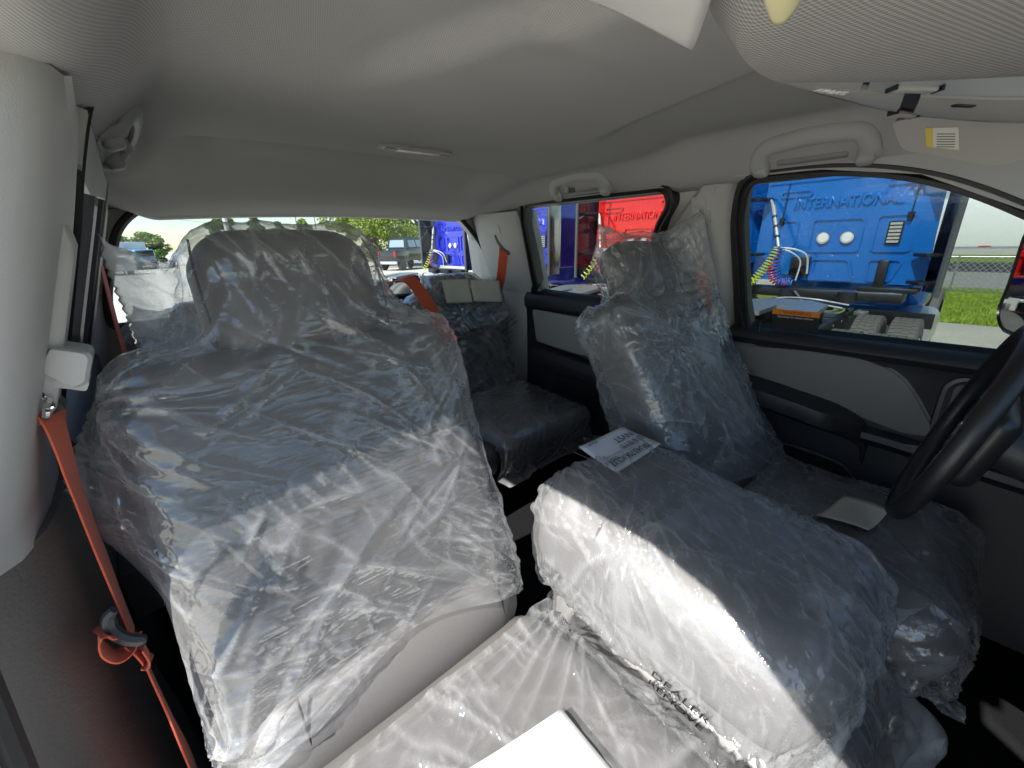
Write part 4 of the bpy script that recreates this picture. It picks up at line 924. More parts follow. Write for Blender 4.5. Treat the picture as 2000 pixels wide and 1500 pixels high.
tree(gp(-1.4, 74), 4.4, 2.6, 8000, .16, G2, 'green tree behind the parked vehicles at the far left', 8, .2, .15)
tree(gp(1.9, 78), 4.2, 2.6, 7000, .17, G2, 'smaller tree right of the one at the far left', 9, .2, .15)
tree(gp(69.5, 27), 5.5, 2.0, 12000, .10, G1, 'tree seen in the narrow gap left of the blue truck', 10, .2, .1)
# ---- poles and wires
PW = mat('pole_concrete', (.55, .53, .48), .8)
def pole(b, d, h, r_, label, arm=False):
    p = gp(b, d); t = empty('utility_pole', p, label, 'pole', 'poles along the lot'); P0 = Vector(p)
    tube('mast', [P0, P0+Vector((0, 0, h))], [r_, r_*.7], PW, t, 10)
    if arm: box('cross_arm', P0+Vector((0, 0, h-1.0)), (2.2, .12, .12), BARK, t); [tube('insulator', [P0+Vector((x, 0, h-.95)), P0+Vector((x, 0, h-.7))], .05, PW, t, 6) for x in (-1, 0, 1)]
    return P0+Vector((0, 0, h))
p1 = pole(8.9, 42, 12, .20, 'thick pale light pole in front of the round green tree')
p2 = pole(15.75, 60, 13, .16, 'utility pole left of the pair beyond the lot', True)
p3 = pole(17.75, 62, 13, .15, 'utility pole right of the pair beyond the lot', True)
p4 = pole(26, 95, 13, .15, 'distant utility pole behind the big oak', True)
wl = empty('power_line', p3, 'thin power lines strung between the utility poles', 'power line')
for k, (a, b) in enumerate(((p2, p3), (p3, p4))):
    for x in (-1, 0, 1):
        A_, B_ = a+Vector((x, 0, -.7)), b+Vector((x, 0, -.7)); tube('wire', [A_.lerp(B_, i/12)-Vector((0, 0, 1.2*4*(i/12)*(1-i/12))) for i in range(13)], .02, BLACKP, wl, 4)
for z_ in (6.0, 5.0):
    A_, B_ = Vector(gp(2, 80))+Vector((0, 0, z_+2)), p3*1-Vector((0, 0, 13-z_)); tube('wire', [A_.lerp(B_, i/12)-Vector((0, 0, .8*4*(i/12)*(1-i/12))) for i in range(13)], .02, BLACKP, wl, 4)
# ---- parked vehicles at the far left
def suv(loc, ang, pm, label):
    t = empty('parked_car', loc, label, 'car'); M_ = Matrix.Rotation(ang, 3, 'Z'); o = Vector(loc); Q = lambda x, y, z: o+M_ @ Vector((x, y, z))
    L = []
    for x, w in ((-.95, 0), (-.9, .03), (.9, .03), (.95, 0)):
        L.append([Q(x, y, z) for y, z in ((-2.3, .35), (-2.35, .75), (-2.25, 1.0), (2.0, 1.05), (2.3, .85), (2.3, .4))])
    loft('body', L, pm, t)
    L = [[Q(x*k, y, z) for y, z in pr] for x, k, pr in ((-.9, 1, ((-2.2, 1.0), (-1.9, 1.0), (1.3, 1.0))), )]
    bm = bmesh.new(); bm_loft(bm, [[Q(-w, y0_, z), Q(w, y0_, z), Q(w, y1_, z), Q(-w, y1_, z)] for z, y0_, y1_, w in ((1.0, -2.2, 1.2, .9), (1.55, -1.9, .4, .76), (1.66, -1.7, .2, .7))]); from_bm('cabin', bm, pm, t, False)
    gl = mat('car_glass', (.03, .035, .04), .08)
    for s in (-1, 1):
        bm = bmesh.new(); bm.faces.new([bm.verts.new(Q(s*x, y, z)) for x, y, z in ((.885, -1.95, 1.1), (.885, .8, 1.1), (.79, .25, 1.5), (.79, -1.75, 1.5))]); from_bm('side_window', bm, gl, t, False)
        tube('tail_lamp', [Q(s*.62, -2.33, .95), Q(s*.88, -2.27, .95)], .07, mat('tail_red', (.4, .02, .02), .2), t, 6)
        for y in (-1.45, 1.45): tube('wheel', [Q(s*.75, y, .36), Q(s*.97, y, .36)], .36, TYRE, t, 16)
    bm = bmesh.new(); bm.faces.new([bm.verts.new(Q(x, y, z)) for x, y, z in ((-.75, -2.19, 1.08), (.75, -2.19, 1.08), (.68, -1.95, 1.5), (-.68, -1.95, 1.5))]); from_bm('rear_window', bm, gl, t, False)
    return t
suv(gp(-1.6, 53), R(28), mat('car_white', (.75, .75, .76), .25, coat=1), 'white sport utility car parked across the lot at the far left')
def box_truck(loc, ang, c, label, h=2.6):
    t = empty('box_truck', loc, label, 'truck'); M_ = Matrix.Rotation(ang, 3, 'Z'); o = Vector(loc); Q = lambda x, y, z: o+M_ @ Vector((x, y, z))
    box('cab', Q(0, -1.2, 1.35), (2.0, 1.9, 1.7), c, t, rot=M_, bev=.2, seg=3); box('cargo_box', Q(0, 1.8, 1.75), (2.2, 3.8, h), mat('cargo_white', (.62, .66, .68), .5), t, rot=M_, bev=.04)
    box('windscreen', Q(0, -2.08, 1.75), (1.7, .2, .65), mat('car_glass', (.03, .035, .04), .08), t, rot=M_, bev=.03)
    for x in (-1.0, 1.0): box('side_window', Q(x, -1.3, 1.75), (.04, .9, .6), mat('car_glass', (.03, .035, .04), .08), t, rot=M_, bev=.02)
    box('bumper', Q(0, -2.2, .55), (2.0, .2, .35), BLACKP, t, rot=M_, bev=.03)
    for y in (-1.3, 2.4):
        for x in (-.9, .9): tube('wheel', [Q(x-.12, y, .42), Q(x+.12, y, .42)], .42, TYRE, t, 16)
box_truck(gp(-.9, 66), R(20), mat('cab_pale', (.5, .58, .60), .3, coat=1), 'pale box truck behind the white car at the far left')
box_truck(gp(.8, 68), R(20), mat('cab_blue', (.12, .30, .5), .3, coat=1), 'light blue truck with dark panel at the far left, right of the pale one')
# ---- person in pink shirt bending at the car
def person(loc, label):
    o = Vector(loc); me = bpy.data.meshes.new('body'); J = {'pel': (0, 0, .93), 'sp': (.0, -.14, 1.12), 'ch': (0, -.30, 1.27), 'nk': (0, -.42, 1.36), 'hd': (0, -.52, 1.44), 'hL': (-.1, 0, .88), 'kL': (-.13, -.10, .48), 'fL': (-.15, .10, .06), 'tL': (-.16, -.06, .03), 'hR': (.1, 0, .88), 'kR': (.15, -.12, .48), 'fR': (.22, .02, .06), 'tR': (.22, -.14, .03), 'sL': (-.19, -.30, 1.28), 'eL': (-.22, -.36, 1.02), 'wL': (-.15, -.55, .92), 'sR': (.19, -.30, 1.28), 'eR': (.24, -.38, 1.02), 'wR': (.14, -.57, .93)}
    rad = {'pel': .15, 'sp': .15, 'ch': .16, 'nk': .065, 'hd': .10, 'hL': .10, 'kL': .065, 'fL': .045, 'tL': .04, 'hR': .10, 'kR': .065, 'fR': .045, 'tR': .04, 'sL': .065, 'eL': .045, 'wL': .035, 'sR': .065, 'eR': .045, 'wR': .035}
    K = list(J); E_ = [('pel', 'sp'), ('sp', 'ch'), ('ch', 'nk'), ('nk', 'hd'), ('pel', 'hL'), ('hL', 'kL'), ('kL', 'fL'), ('fL', 'tL'), ('pel', 'hR'), ('hR', 'kR'), ('kR', 'fR'), ('fR', 'tR'), ('ch', 'sL'), ('sL', 'eL'), ('eL', 'wL'), ('ch', 'sR'), ('sR', 'eR'), ('eR', 'wR')]
    me.from_pydata([J[k] for k in K], [(K.index(a), K.index(b)) for a, b in E_], [])
    t = empty('person', loc, label, 'person'); b = link('body', me, t)
    md = b.modifiers.new('skin', 'SKIN'); b.modifiers.new('sub', 'SUBSURF').levels = 1; b.modifiers['sub'].render_levels = 1
    for i, k in enumerate(K): me.skin_vertices[0].data[i].radius = (rad[k], rad[k])
    me.skin_vertices[0].data[0].use_root = True
    me.materials.append(mat('skin_and_trousers', (.06, .05, .05), .8))
    pts = [(0, .02, .98), (0, -.14, 1.13), (0, -.30, 1.28), (0, -.38, 1.34)]
    tube('shirt', [o+Vector(p) for p in pts], [.17, .185, .20, .10], mat('pink_shirt', (.62, .05, .10), .8), t, 12)
    b.rotation_euler = (0, 0, 0)
person(gp(-.35, 52), 'person in pink shirt and dark trousers bending beside the white car')
# ------------------------------------------------------------------ clear plastic covers (cloth relaxed over the seats)
class Pads:
    """rounded boxes the film rests on"""
    def __init__(self, items):      # (frame, centre, size, radius)
        self.it = []
        for F, c, s, r in items:
            Rm = np.array(F.R); o = np.array(F(*c)); self.it.append((Rm, o, np.array(s)/2-r, r))
    def push(self, P, eps, cling=0):
        best = np.full(len(P), 9.); bn = np.zeros_like(P)
        for Rm, o, b, r in self.it:
            q = (P-o) @ Rm; a = np.abs(q)-b; out = np.maximum(a, 0); L = np.linalg.norm(out, axis=1)
            ins = np.minimum(a.max(1), 0); d = L+ins-r
            k = a.argmax(1); g = np.where((L > 1e-9)[:, None], out/np.maximum(L, 1e-9)[:, None], 0.)
            rows = np.nonzero(L <= 1e-9)[0]; g[rows, k[rows]] = 1
            g = (g*np.sign(q)) @ Rm.T
            m_ = d < eps
            P[m_] += g[m_]*(eps-d[m_])[:, None]
            u_ = d < best; best[u_] = d[u_]; bn[u_] = g[u_]
        if cling:
            m_ = (best > eps) & (best < .06); P[m_] -= bn[m_]*(np.minimum(best[m_]-eps, .02)*cling)[:, None]
        return best
def relax(P, cyc, rest_scale, pads, steps=60, inner=8, grav=-.00035, eps=.003, bend=.06, cling=.0, pins=None, damp=.9, shear=.5, noise=.0, seed=0, pull=None, weld=None):
    """position-based film; P[v,u,3] grid, rest lengths from its own start shape times rest_scale (h, v)"""
    nv, nu = P.shape[:2]; X = P.reshape(-1, 3).copy(); id_ = np.arange(nv*nu).reshape(nv, nu); G_ = []
    def add(a, b, k, sc_):
        a = a.ravel(); b = b.ravel()
        if len(a) == 0: return
        G_.append((a, b, np.linalg.norm(X[a]-X[b], axis=1)*sc_, k))
    def take(u0, du): 
        if cyc: return id_[:, [(i+du) % nu for i in u0]]
        u0 = [i for i in u0 if i+du < nu]; return id_[:, [i+du for i in u0]]
    def cols(sel, du): 
        u0 = [i for i in range(nu) if sel(i) and (cyc or i+du < nu)]; return id_[:, u0], id_[:, [(i+du) % nu for i in u0]]
    def rows(sel, dv): 
        v0 = [i for i in range(nv) if sel(i) and i+dv < nv]; return id_[v0], id_[[i+dv for i in v0]]
    sh, sv_ = rest_scale; sd = (sh+sv_)/2
    for par in (0, 1):
        a, b = cols(lambda i: i % 2 == par, 1); add(a, b, 1., sh)
        a, b = rows(lambda i: i % 2 == par, 1); add(a, b, 1., sv_)
    nx_ = nu if cyc else nu-1
    for par in (0, 1):
        v0 = [v for v in range(nv-1) if v % 2 == par]; v1 = [v+1 for v in v0]; u0 = list(range(nx_)); u1 = [(i+1) % nu for i in u0]
        add(id_[np.ix_(v0, u0)], id_[np.ix_(v1, u1)], shear, sd); add(id_[np.ix_(v1, u0)], id_[np.ix_(v0, u1)], shear, sd)
    for par in (0, 1):
        a, b = cols(lambda i: (i % 4)//2 == par, 2); add(a, b, bend, sh)
        a, b = rows(lambda i: (i % 4)//2 == par, 2); add(a, b, bend, sv_)
    rg = np.random.default_rng(seed)
    if noise: 
        nz = rg.normal(0, 1, (nv, nu, 3))
        for _ in range(2): nz = (nz+np.roll(nz, 1, 0)+np.roll(nz, -1, 0)+np.roll(nz, 1, 1)+np.roll(nz, -1, 1))/3
        X += nz.reshape(-1, 3)*noise
    prev = X.copy()
    if pins is not None: pi, pp = pins
    for st in range(steps):
        vel = (X-prev)*damp; prev = X.copy(); X = X+np.clip(vel, -.02, .02); X[:, 2] += grav
        if pull is not None: X += pull(X)
        for it in range(inner):
            for a, b, L0, k in G_:
                d = X[b]-X[a]; L = np.sqrt((d*d).sum(1))+1e-12; c = d*(((L-L0)/L*.5*k)[:, None]); X[a] += c; X[b] -= c
            if pins is not None: X[pi] = X[pi]*.4+pp*.6
            if weld is not None: X[weld[0]] = X[weld[1]] = (X[weld[0]]+X[weld[1]])/2
            if it % 2 == 1 or it == inner-1: pads.push(X, eps, cling if it == inner-1 else 0)
    return X.reshape(nv, nu, 3)
def grid_mesh(name, P, cyc, mt, label, cat, group=None, drop=None):
    nv, nu = P.shape[:2]; fs = []
    for v in range(nv-1):
        for u_ in range(nu if cyc else nu-1):
            w = (u_+1) % nu
            if drop is not None and drop(v, u_): continue
            fs.append((v*nu+u_, v*nu+w, (v+1)*nu+w, (v+1)*nu+u_))
    me = bpy.data.meshes.new(name); me.from_pydata(P.reshape(-1, 3).tolist(), [], fs); me.materials.append(mt)
    me.polygons.foreach_set('use_smooth', [True]*len(fs)); o = link(name, me); return tag(o, label, cat, group)
def lerp_tab(tab, x):
    xs = [t[0] for t in tab]; return np.array([np.interp(x, xs, [t[i] for t in tab]) for i in range(1, len(tab[0]))])
def bag(F, tab, nv, nu, hemfn=None):
    """tube bag in a seat frame. tab rows: s, left a, right a, front n, back n[, left edge n, right edge n] (top to hem)"""
    top, bot = tab[0][0], tab[-1][0]; P = np.zeros((nv, nu, 3)); tb = sorted(t if len(t) == 7 else tuple(t)+((t[3]+t[4])/2,)*2 for t in tab); h = nu//2
    for v in range(nv):
        t = v/(nv-1)
        for u_ in range(nu):
            f = u_/h if u_ < h else 2-u_/h           # 0..1 left->right on the front, back again behind
            s_ = top+(bot+(hemfn(f, u_ < h) if hemfn else 0)-top)*t
            al, ar, nf, nb, nl, nr = lerp_tab(tb, max(bot, min(top, s_)))
            a = al+(ar-al)*f; e = (1-abs(2*f-1)**3.2)**.75; mid = (nf+nb)/2; ed = nl+(nr-nl)*f
            n = ed*(1-e)+(nf if u_ < h else nb)*e
            P[v, u_] = F(a, s_, n)
    return P
def upsample(P, cyc):
    """Catmull-Rom doubling of a grid along both axes"""
    def one(Q, wrap):
        if wrap: a, b, c, d = np.roll(Q, 1, 0), Q, np.roll(Q, -1, 0), np.roll(Q, -2, 0)
        else:
            E_ = np.concatenate([2*Q[:1]-Q[1:2], Q, 2*Q[-1:]-Q[-2:-1]], 0); a, b, c, d = E_[:-3], E_[1:-2], E_[2:-1], E_[3:]
        mid_ = (-a+9*b+9*c-d)/16
        if wrap:
            out = np.empty((2*len(Q),)+Q.shape[1:]); out[0::2] = Q; out[1::2] = mid_
        else:
            out = np.empty((2*len(Q)-1,)+Q.shape[1:]); out[0::2] = Q; out[1::2] = mid_
        return out
    return one(one(P, False).transpose(1, 0, 2), cyc).transpose(1, 0, 2)
# ---- crease relief pressed into a relaxed film
def vnoise(x, y, seed):
    xi, yi = np.floor(x).astype(int), np.floor(y).astype(int); fx, fy = x-xi, y-yi; fx = fx*fx*(3-2*fx); fy = fy*fy*(3-2*fy)
    def hsh(a, b): 
        n = (a*374761393+b*668265263+seed*1442695041) & 0xffffffff; n = ((n ^ (n >> 13))*1274126177) & 0xffffffff; return ((n ^ (n >> 16)) & 0xffff)/65535.
    return (hsh(xi, yi)*(1-fx)+hsh(xi+1, yi)*fx)*(1-fy)+(hsh(xi, yi+1)*(1-fx)+hsh(xi+1, yi+1)*fx)*fy
def normals(P, cyc):
    du = np.roll(P, -1, 1)-np.roll(P, 1, 1) if cyc else np.gradient(P, axis=1); dv = np.gradient(P, axis=0)
    n = np.cross(du, dv); n /= np.linalg.norm(n, axis=2, keepdims=True)+1e-12; return n
def creases(P, cyc, seed, amp=.006, dirs=((35, 1.), (-30, .7), (80, .4)), wl=.045, fans=(), sign=1, zone=6., n_pull=120):
    """relief of a taut film: long straight tension creases along given directions (degrees from the u axis), a few broad folds,
    patches of fine crumple, and fans from pinched points (v,u,reach,amp). Returns the film and a fold measure"""
    rg = np.random.default_rng(seed); nv, nu = P.shape[:2]; su = np.linalg.norm(np.diff(P, axis=1), axis=2).mean(); sv_ = np.linalg.norm(np.diff(P, axis=0), axis=2).mean()
    V_, U_ = np.meshgrid(np.arange(nv)*sv_, np.arange(nu)*su, indexing='ij'); H = np.zeros((nv, nu)); fold_haze = np.zeros((nv, nu)); LU, LV = nu*su, nv*sv_
    wx = (vnoise(U_*7, V_*7, seed+50)-.5)*.022; wy = (vnoise(U_*7+31, V_*7, seed+51)-.5)*.022; UU, VV = U_+wx, V_+wy
    ang = np.array([d[0] for d in dirs]); wt = np.array([d[1] for d in dirs]); wt = wt/wt.sum(); area = LU*LV/.8
    def tents(n, ln, wd, hh, jit, fw_):
        nonlocal H, fold_haze
        for _ in range(max(1, int(n*area))):
            a = R(ang[rg.choice(len(ang), p=wt)]+rg.normal(0, jit)); c, s_ = math.cos(a), math.sin(a); l = rg.uniform(*ln); w = rg.uniform(*wd); h_ = rg.uniform(*hh)*(1 if rg.random() < .8 else -.5)
            u0, v0 = rg.uniform(0, LU), rg.uniform(0, LV); du = UU-u0
            if cyc: du = (du+LU/2) % LU-LU/2
            dv = VV-v0; x = (du*c+dv*s_)/l; m_ = np.abs(x) < 1
            y = np.abs(-du*s_+dv*c+.25*l*rg.normal(0, .12)*x*x)/(w*(1.15-np.abs(x).clip(0, 1))); t = np.where(m_, np.clip(1-y, 0, 1)*(1-x*x), 0)
            H += h_*t; fold_haze = np.maximum(fold_haze, fw_*np.where(m_, np.clip(1-y*1.8, 0, 1)*(1-np.abs(x)), 0))
    tents(22, (.10, .28), (.022, .045), (.6, 1.1), 14, .25)      # broad folds
    tents(n_pull, (.035, .17), (.0065, .013), (.22, .5), 11, .8)   # tension creases
    tents(n_pull*.8, (.012, .05), (.005, .008), (.10, .24), 40, .5)
    for lev, (ks, ka, th, zs) in enumerate(((.5, .42, .60, 1.), (.26, .30, .58, 1.5))):        # crumpled patches
        for k, (a, w) in enumerate(dirs):
            a = a+23*(-1)**k; c, s_ = math.cos(R(a)), math.sin(R(a)); x = (UU*c+VV*s_)/(wl*ks*4); y = (-UU*s_+VV*c)/(wl*ks)
            r_ = np.clip(1-np.abs(2*vnoise(x+3.7*lev, y, seed+k+11*lev)-1)*1.3, 0, 1); msk = np.clip((vnoise(U_*zone*zs, V_*zone*zs, seed+20+k+5*lev)-th)*7, 0, 1)
            H += ka*w*r_*msk; fold_haze = np.maximum(fold_haze, (r_**8)*msk*.6)
    H += .12*vnoise(U_/.16, V_/.16, seed+77)
    for (v, u_, reach, a) in fans:
        du = U_-u_*su
        if cyc: du = (du+LU/2) % LU-LU/2
        dv = V_-v*sv_; d = np.hypot(du, dv)+1e-6; th = np.arctan2(dv, du); r_ = np.clip(1-np.abs(2*vnoise(th*6.5+9, np.log(d+.03)*.5, seed+90)-1)*1.5, 0, 1)
        q = np.exp(-(d/reach)**1.5)*np.clip(d/.03, 0, 1); H += .8*a*r_*q; fold_haze = np.maximum(fold_haze, r_**5*q)
    if cyc:      # keep seams, top edge and hem from ruffling
        uu = np.arange(nu); e = np.minimum(np.minimum(uu, nu-uu), np.abs(uu-nu//2)); H = H*np.clip(.2+e/16., 0, 1)[None, :]*np.clip(.1+np.arange(nv)/18., 0, 1)[:, None]
    return P+normals(P, cyc)*(sign*amp*H)[..., None], np.clip(fold_haze, 0, 1)
FILM = film('clear_film', .085, gl=1.15); FILMB = film('clear_film_rear_bright', .24, gl=2.4); FILMC = film('loose_film', .11)  # rear film made milkier and glossier, standing in for reflected light
def orient(P, cyc, c):
    """+1 when grid normals point away from c"""
    return 1 if ((normals(P, cyc)*(P-np.array(c))).sum(2)).mean() > 0 else -1
GRP = 'clear plastic covers on the seats'
COVER = {}
def finish(P, cyc, cr, sg, seed, mt, label, pads=None):
    P = upsample(P, cyc); P, fold_haze = creases(P, cyc, seed, cr[0], cr[1], cr[2], [(2*v, 2*u_, r_, a_) for v, u_, r_, a_ in cr[3]], sg)
    if pads is not None:      # slack film off the seat is whitened for doubled plies and backlit haze
        dd = pads.push(P.reshape(-1, 3).copy(), -1.).reshape(fold_haze.shape); fold_haze = np.clip(fold_haze+np.clip((dd-.030)/.03, 0, 1)*.85, 0, 1.2)
    o = grid_mesh('plastic_cover', P, cyc, mt, label, 'plastic cover', GRP)
    at_ = o.data.attributes.new('fold_haze', 'FLOAT', 'POINT'); at_.data.foreach_set('value', fold_haze.ravel().astype(np.float32)); COVER[label] = (o, P, cyc, sg); return P
def put_bag(F, tab, nv_, nu_, pads, hem, tips_, cr, label, mt=FILM, scale=(1.0, 1.02), steps=30, grav=-.0003, cling=.03, seed=1, ctr=(0, .3, -.07), edge=(0, 0)):
    P = bag(F, tab, nv_, nu_, hem); h_ = nu_//2; we = (np.arange(1, h_), nu_-np.arange(1, h_))
    ids = [0, h_]; pos = [F(*t) for t in tips_]
    for col, n_ in ((0, edge[0]), (h_, edge[1])):
        for v in range(2, n_, 2): ids.append(v*nu_+col); pos.append(tuple(P[v, col]))
    P = relax(P, True, scale, pads, steps, 7, grav, .006, .05, cling, (np.array(ids), np.array(pos)), .88, .45, .003, seed, None, we)
    return finish(P, True, cr, orient(P, True, F(*ctr)), seed*13+1, mt, label, pads)
def put_sheet(F, ax, sy, n0, nx_, ny_, pads, cr, label, mt=FILM, scale=(1.03, 1.03), steps=30, seed=1, cling=.05):
    """loose sheet laid over a cushion: a in ax, s in sy, starting at height n0 in frame F; edges hang"""
    P = np.zeros((ny_, nx_, 3))
    for j in range(ny_):
        for i in range(nx_): P[j, i] = F(ax[0]+(ax[1]-ax[0])*i/(nx_-1), sy[0]+(sy[1]-sy[0])*j/(ny_-1), n0)
    P = relax(P, False, scale, pads, steps, 7, -.0009, .006, .05, cling, None, .9, .4, .004, seed)
    return finish(P, False, cr, 1 if normals(P, False)[..., 2].mean() > 0 else -1, seed*17+2, mt, label, pads)
padsP = Pads([(FP, (0, .270, -.07), (.470, .548, .165), .042), (FP, (0, .015, -.045), (.45, .17, .165), .075), (FP, (.002, .610, -.055), (.258, .198, .135), .05), (CP, (0, 0, 0), (.46, .56, .17), .06)])
# ---- bag over the near seat back
tabP = [(.695, -.212, .160, -.02, -.085), (.70, -.205, .155, .012, -.12), (.60, -.20, .145, .020, -.13), (.555, -.20, .150, .012, -.13), (.53, -.235, .190, .010, -.14), (.49, -.268, .225, .012, -.15), (.42, -.305, .240, .020, -.165), (.30, -.285, .246, .024, -.17), (.15, -.256, .256, .036, -.165), (.0, -.255, .262, .045, -.15)]
def hemP(f, front): return (.115-.045*abs(2*f-1)**1.5-.012*math.sin(9*f)) if front else -.02
P1 = put_bag(FP, tabP, 112, 140, padsP, hemP, [(-.205, .712, -.035), (.148, .716, -.05)], (.008, ((48, 1.), (-38, .6), (12, .5)), .06, ((36, 2, .17, 1.5), (33, 68, .15, 1.4), (108, 6, .16, 1.6), (108, 64, .16, 1.5), (3, 66, .10, 1.2))), 'clear plastic bag over the nearest seat back, its top corners sticking up', seed=3, edge=(62, 8))
# ---- bag over the driver seat back
padsD = Pads([(FD, (0, .270, -.07), (.470, .548, .165), .045), (FD, (0, .015, -.045), (.45, .17, .165), .075), (FD, (.002, .615, -.055), (.258, .20, .135), .05), (CD, (0, 0, 0), (.46, .47, .17), .06)])
tabD = [(.745, -.16, .185, .05, .0, -.02, .10), (.70, -.165, .185, .035, -.12, -.03, .10), (.60, -.17, .185, .03, -.13, -.04, .08), (.52, -.19, .20, .045, -.14, -.05, .06), (.45, -.255, .235, .055, -.16, -.07, .04), (.30, -.275, .275, .06, -.18, -.07, .0), (.15, -.27, .295, .065, -.18, -.07, -.03), (.02, -.26, .30, .075, -.16, -.05, -.03)]
PD = put_bag(FD, tabD, 104, 132, padsD, lambda f, fr_: .02*math.sin(7*f)-.03*f, [(-.150, .760, -.02), (.182, .735, .10)], (.0085, ((62, 1.), (40, .8), (-50, .5)), .055, ((34, 2, .18, 1.8), (32, 64, .2, 1.8), (3, 62, .14, 1.6), (100, 60, .16, 1.6), (50, 20, .2, 1.2))), 'clear plastic bag over the driver seat back, pointed corners above the headrest', seed=5, edge=(40, 60), cling=0, grav=-.0001)
# ---- cushions
padsCP = Pads([(CP, (0, 0, 0), (.468, .57, .178), .065), (FP, (0, .015, -.045), (.45, .17, .165), .075), (CC, (0, 0, 0), (.345, .51, .205), .06)])
PCP = put_sheet(CP, (-.27, .255), (-.40, .235), .13, 88, 108, padsCP, (.012, ((25, 1.), (-60, .7), (80, .6)), .05, ((104, 84, .2, 1.6), (60, 86, .2, 1.2), (30, 60, .2, 1.0))), 'clear plastic sheet over the nearest seat cushion at the bottom', seed=7)
padsCD = Pads([(CD, (0, 0, 0), (.468, .48, .178), .065), (FD, (0, .015, -.045), (.45, .17, .165), .075)])
PCD = put_sheet(CD, (-.29, .275), (-.315, .235), .13, 84, 88, padsCD, (.008, ((75, 1.), (40, .7), (100, .6)), .045, ((20, 20, .2, 1.2), (70, 30, .15, 1.0))), 'clear plastic sheet over the driver cushion below the steering wheel', seed=9)
# ---- center: bag over the folded back, sack over the cushion below
class Ax:
    def __init__(self, o, s_, n_):
        self.o = Vector(o); self.s = Vector(s_).normalized(); self.n = Vector(n_).normalized(); self.a = Vector((1, 0, 0)); self.R = Matrix((self.a, self.s, self.n)).transposed()
    def __call__(self, a, s_, n_): return self.o+self.a*a+self.s*s_+self.n*n_
FC = Ax(CC(0, .25, 0), CC.R @ Vector((0, -1, 0)), CC.R @ Vector((0, 0, 1)))
padsC = Pads([(CC, (0, 0, 0), (.348, .512, .212), .065)])
tabC = [(.60, -.18, .18, .03, -.08), (.54, -.19, .20, .09, -.12), (.48, -.19, .20, .118, -.125), (.30, -.19, .195, .122, -.13), (.10, -.188, .19, .122, -.135), (-.02, -.186, .188, .115, -.135)]
PC = put_bag(FC, tabC, 92, 120, padsC, None, [(-.17, .575, -.05), (.19, .57, .055)], (.010, ((64, 1.), (80, .9), (30, .4)), .042, ((10, 30, .14, 1.2), (6, 58, .16, 1.5), (60, 8, .18, 1.2), (40, 56, .14, 1.0))), 'clear plastic bag over the folded center armrest, sunlit on its left half', FILMC, (1.02, 1.03), 34, -.0004, .04, 11, (0, .25, 0))
FL = Ax(CL(0, .25, 0), CL.R @ Vector((0, -1, 0)), CL.R @ Vector((0, 0, 1)))
padsL = Pads([(CL, (0, 0, 0), (.348, .512, .155), .05)])
tabL = [(.62, -.17, .21, .0, -.14), (.56, -.19, .25, .08, -.20), (.46, -.19, .24, .105, -.20), (.2, -.186, .20, .10, -.16), (0, -.186, .19, .09, -.13)]
PL = put_bag(FL, tabL, 64, 92, padsL, None, [(-.15, .61, -.10), (.20, .60, -.04)], (.006, ((70, 1.), (30, .6), (110, .5)), .045, ((8, 44, .15, 1.4), (6, 10, .15, 1.0))), 'loose clear plastic sack on the center cushion under the armrest', FILMC, (1.02, 1.02), 26, -.0003, .0, 13, (0, .25, 0))
# ---- rear bench
padsR = Pads([(FR, (.46, .24, -.06), (.51, .51, .125), .05), (FR, (.45, .515, -.06), (.28, .11, .11), .04), (FR, (-.26, .235, -.06), (.91, .49, .125), .05), (FR, (-.45, .50, -.06), (.28, .09, .11), .04)])
class Sh:
    def __init__(self, F, a): self.F, self.a0, self.R = F, a, F.R
    def __call__(self, a, s_, n_): return self.F(a+self.a0, s_, n_)
FRr, FRl = Sh(FR, .45), Sh(FR, -.27)
tabR = [(.60, -.15, .20, -.03, -.09), (.55, -.19, .235, .012, -.12), (.48, -.255, .27, .015, -.13), (.25, -.268, .275, .02, -.135), (.0, -.27, .275, .03, -.13)]
PRr = put_bag(FRr, tabR, 64, 96, padsR, lambda f, fr_: -.01*math.sin(8*f), [(-.13, .60, -.06), (.25, .545, -.03)], (.015, ((35, 1.), (55, .9), (-25, .4)), .07, ((60, 10, .2, 1.6), (10, 8, .15, 1.2), (12, 44, .12, 1.2))), 'clear plastic bag over the right rear seat back with printed notices', FILMB, (1.01, 1.03), 26, -.0003, .05, 15)
tabR2 = [(.56, -.40, .30, -.03, -.09), (.50, -.45, .44, .012, -.12), (.25, -.475, .465, .02, -.135), (.0, -.475, .465, .03, -.13)]
PRl = put_bag(FRl, tabR2, 56, 112, padsR, None, [(-.40, .56, -.06), (.30, .53, -.06)], (.007, ((40, 1.), (-50, .8)), .06, ((10, 54, .2, 1.2),)), 'clear plastic bag over the wide left rear seat back', FILMB, (1.01, 1.03), 22, -.0003, .05, 17)
padsRc = Pads([(CRr, (0, 0, 0), (.51, .51, .13), .045), (CRl, (0, 0, 0), (.91, .51, .13), .045), (FR, (.46, .24, -.06), (.51, .51, .125), .05)])
PRc = put_sheet(CRr, (-.29, .275), (-.36, .20), .10, 60, 60, padsRc, (.005, ((15, 1.), (60, .6)), .06, ((56, 20, .2, 1.2),)), 'clear plastic sheet over the right rear seat cushion', FILMB, seed=19, steps=26)

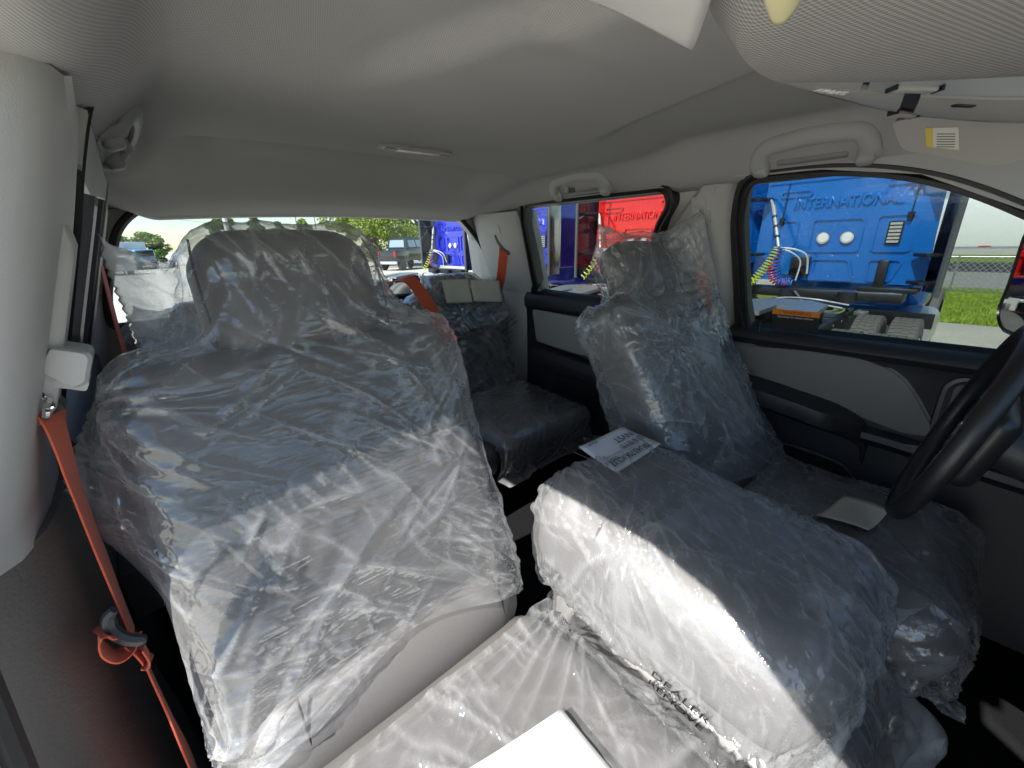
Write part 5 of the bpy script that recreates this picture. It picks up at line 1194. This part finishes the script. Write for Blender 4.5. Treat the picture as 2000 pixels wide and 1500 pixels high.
# ------------------------------------------------------------------ papers and print on the covers
def stick(label, target):
    o, P, cyc, sg = COVER[label]; N_ = normals(P, cyc)*sg; d = ((P-np.array(target))**2).sum(2); j, i = np.unravel_index(d.argmin(), d.shape)
    j0, j1, i0, i1 = max(0, j-6), j+7, max(0, i-6), i+7
    n = N_[j0:j1, i0:i1].reshape(-1, 3).mean(0); q = P[j0:j1, i0:i1].reshape(-1, 3); n /= np.linalg.norm(n); c = q.mean(0); c = c+n*(((q-c) @ n).max()*.75)
    return o, Vector(c), Vector(n)
def notice(label, target, xdir, size, lines, sx=1, lead=1.25):
    o, c, n = stick(label, target); x = Vector(xdir); x = (x-n*x.dot(n)).normalized(); y = n.cross(x)
    for k, (s_, sz) in enumerate(lines): text('printed_notice', s_, size*sz, INK, frame4(c+n*.006-y*(size*lead*k), x, y), o, .0002, 0, 'CENTER', sx)
RB = 'clear plastic bag over the right rear seat back with printed notices'
for tg in ((.665, 1.555, .80), (.43, 1.55, .77)):
    notice(RB, tg, (1, 0, .12), .024, (('DEALER MUST', 1), ('REMOVE COVER', 1), ('before delivery', .6), ('to customer', .6), ('RECYCLE', .8)))
notice('clear plastic bag over the wide left rear seat back', (.15, 1.55, .76), (1, 0, .1), .024, (('DEALER MUST', 1), ('REMOVE COVER', 1), ('before delivery', .6)))
notice('clear plastic bag over the folded center armrest, sunlit on its left half', (-.19, .165, .52), (0, -1, -.25), .026, (('DEALER', 1), ('REMOVE', .9), ('THIS COVER', .55)))
def flat_paper(name, pts, mt, label, curl=(.002, .001, .0007)): return leaf(name, pts, curl, mt, label, 'paper', 10, .0004)
flat_paper('paper_card', [(.322, 1.545, 1.012), (.46, 1.545, 1.006), (.463, 1.525, .905), (.327, 1.527, .914)], PAPERC, 'cream paper card on the rear seat back, left of the pair')
flat_paper('paper_card', [(.471, 1.545, 1.002), (.64, 1.545, .986), (.638, 1.523, .888), (.469, 1.525, .908)], PAPERC, 'cream paper card on the rear seat back, right of the pair')
flat_paper('paper_sheet', [(-.358, .249, .568), (-.372, .02, .568), (-.60, .05, .570), (-.585, .30, .574)], mat('white_sheet', (.85, .85, .84), .8), 'white paper sheet on the nearest seat cushion at the bottom edge', (.003, .004, .001))
flat_paper('paper_sheet', [(.375, .143, .558), (.515, .117, .559), (.517, .034, .556), (.390, .052, .559)], PAPERC, 'pale paper sheet on the driver cushion beside the steering wheel', (.006, -.004, .001))
lb = [(-.010, .515, .728), (.148, .510, .728), (.152, .410, .717), (-.025, .406, .717)]
pl = flat_paper('paper_label', lb, mat('label_paper', (.66, .66, .68), .7), 'white shipping label with part number on the folded center armrest', (.001, .001, .0004))
fx_ = Vector((-1, .02, 0)); fy_ = Vector((0, -1, -.11))
for s_, sz, dx, dy in (('75U4570UCU7', .022, .055, .425), ('NVST', .026, .10, .476), ('0151173', .014, -.005, .435), ('|||| || ||| | ||', .018, .10, .450), ('III II IIII', .010, .02, .50)):
    p = Vector((dx, dy, .7175+(dy-.41)*.105+.004)); text('print', s_, sz, INK, frame4(p, fx_, fy_), pl, .0002)

# torn strands hanging from the hem of the driver bag
oD = COVER['clear plastic bag over the driver seat back, pointed corners above the headrest'][0]; PDn = COVER['clear plastic bag over the driver seat back, pointed corners above the headrest'][1]
for k, u_ in enumerate((118, 126, 133)):
    b0 = Vector(PDn[-1, u_ % PDn.shape[1]]); tube('torn_strand', smooth_path([b0+Vector((0, 0, .01)), b0+Vector((.004, -.006, -.012)), b0+Vector((.012-.008*k, -.010, -.03)), b0+Vector((.004, -.012, -.045+.012*k))], 4), [.0028]*4+[.0016]*9, FILM, oD, 5)
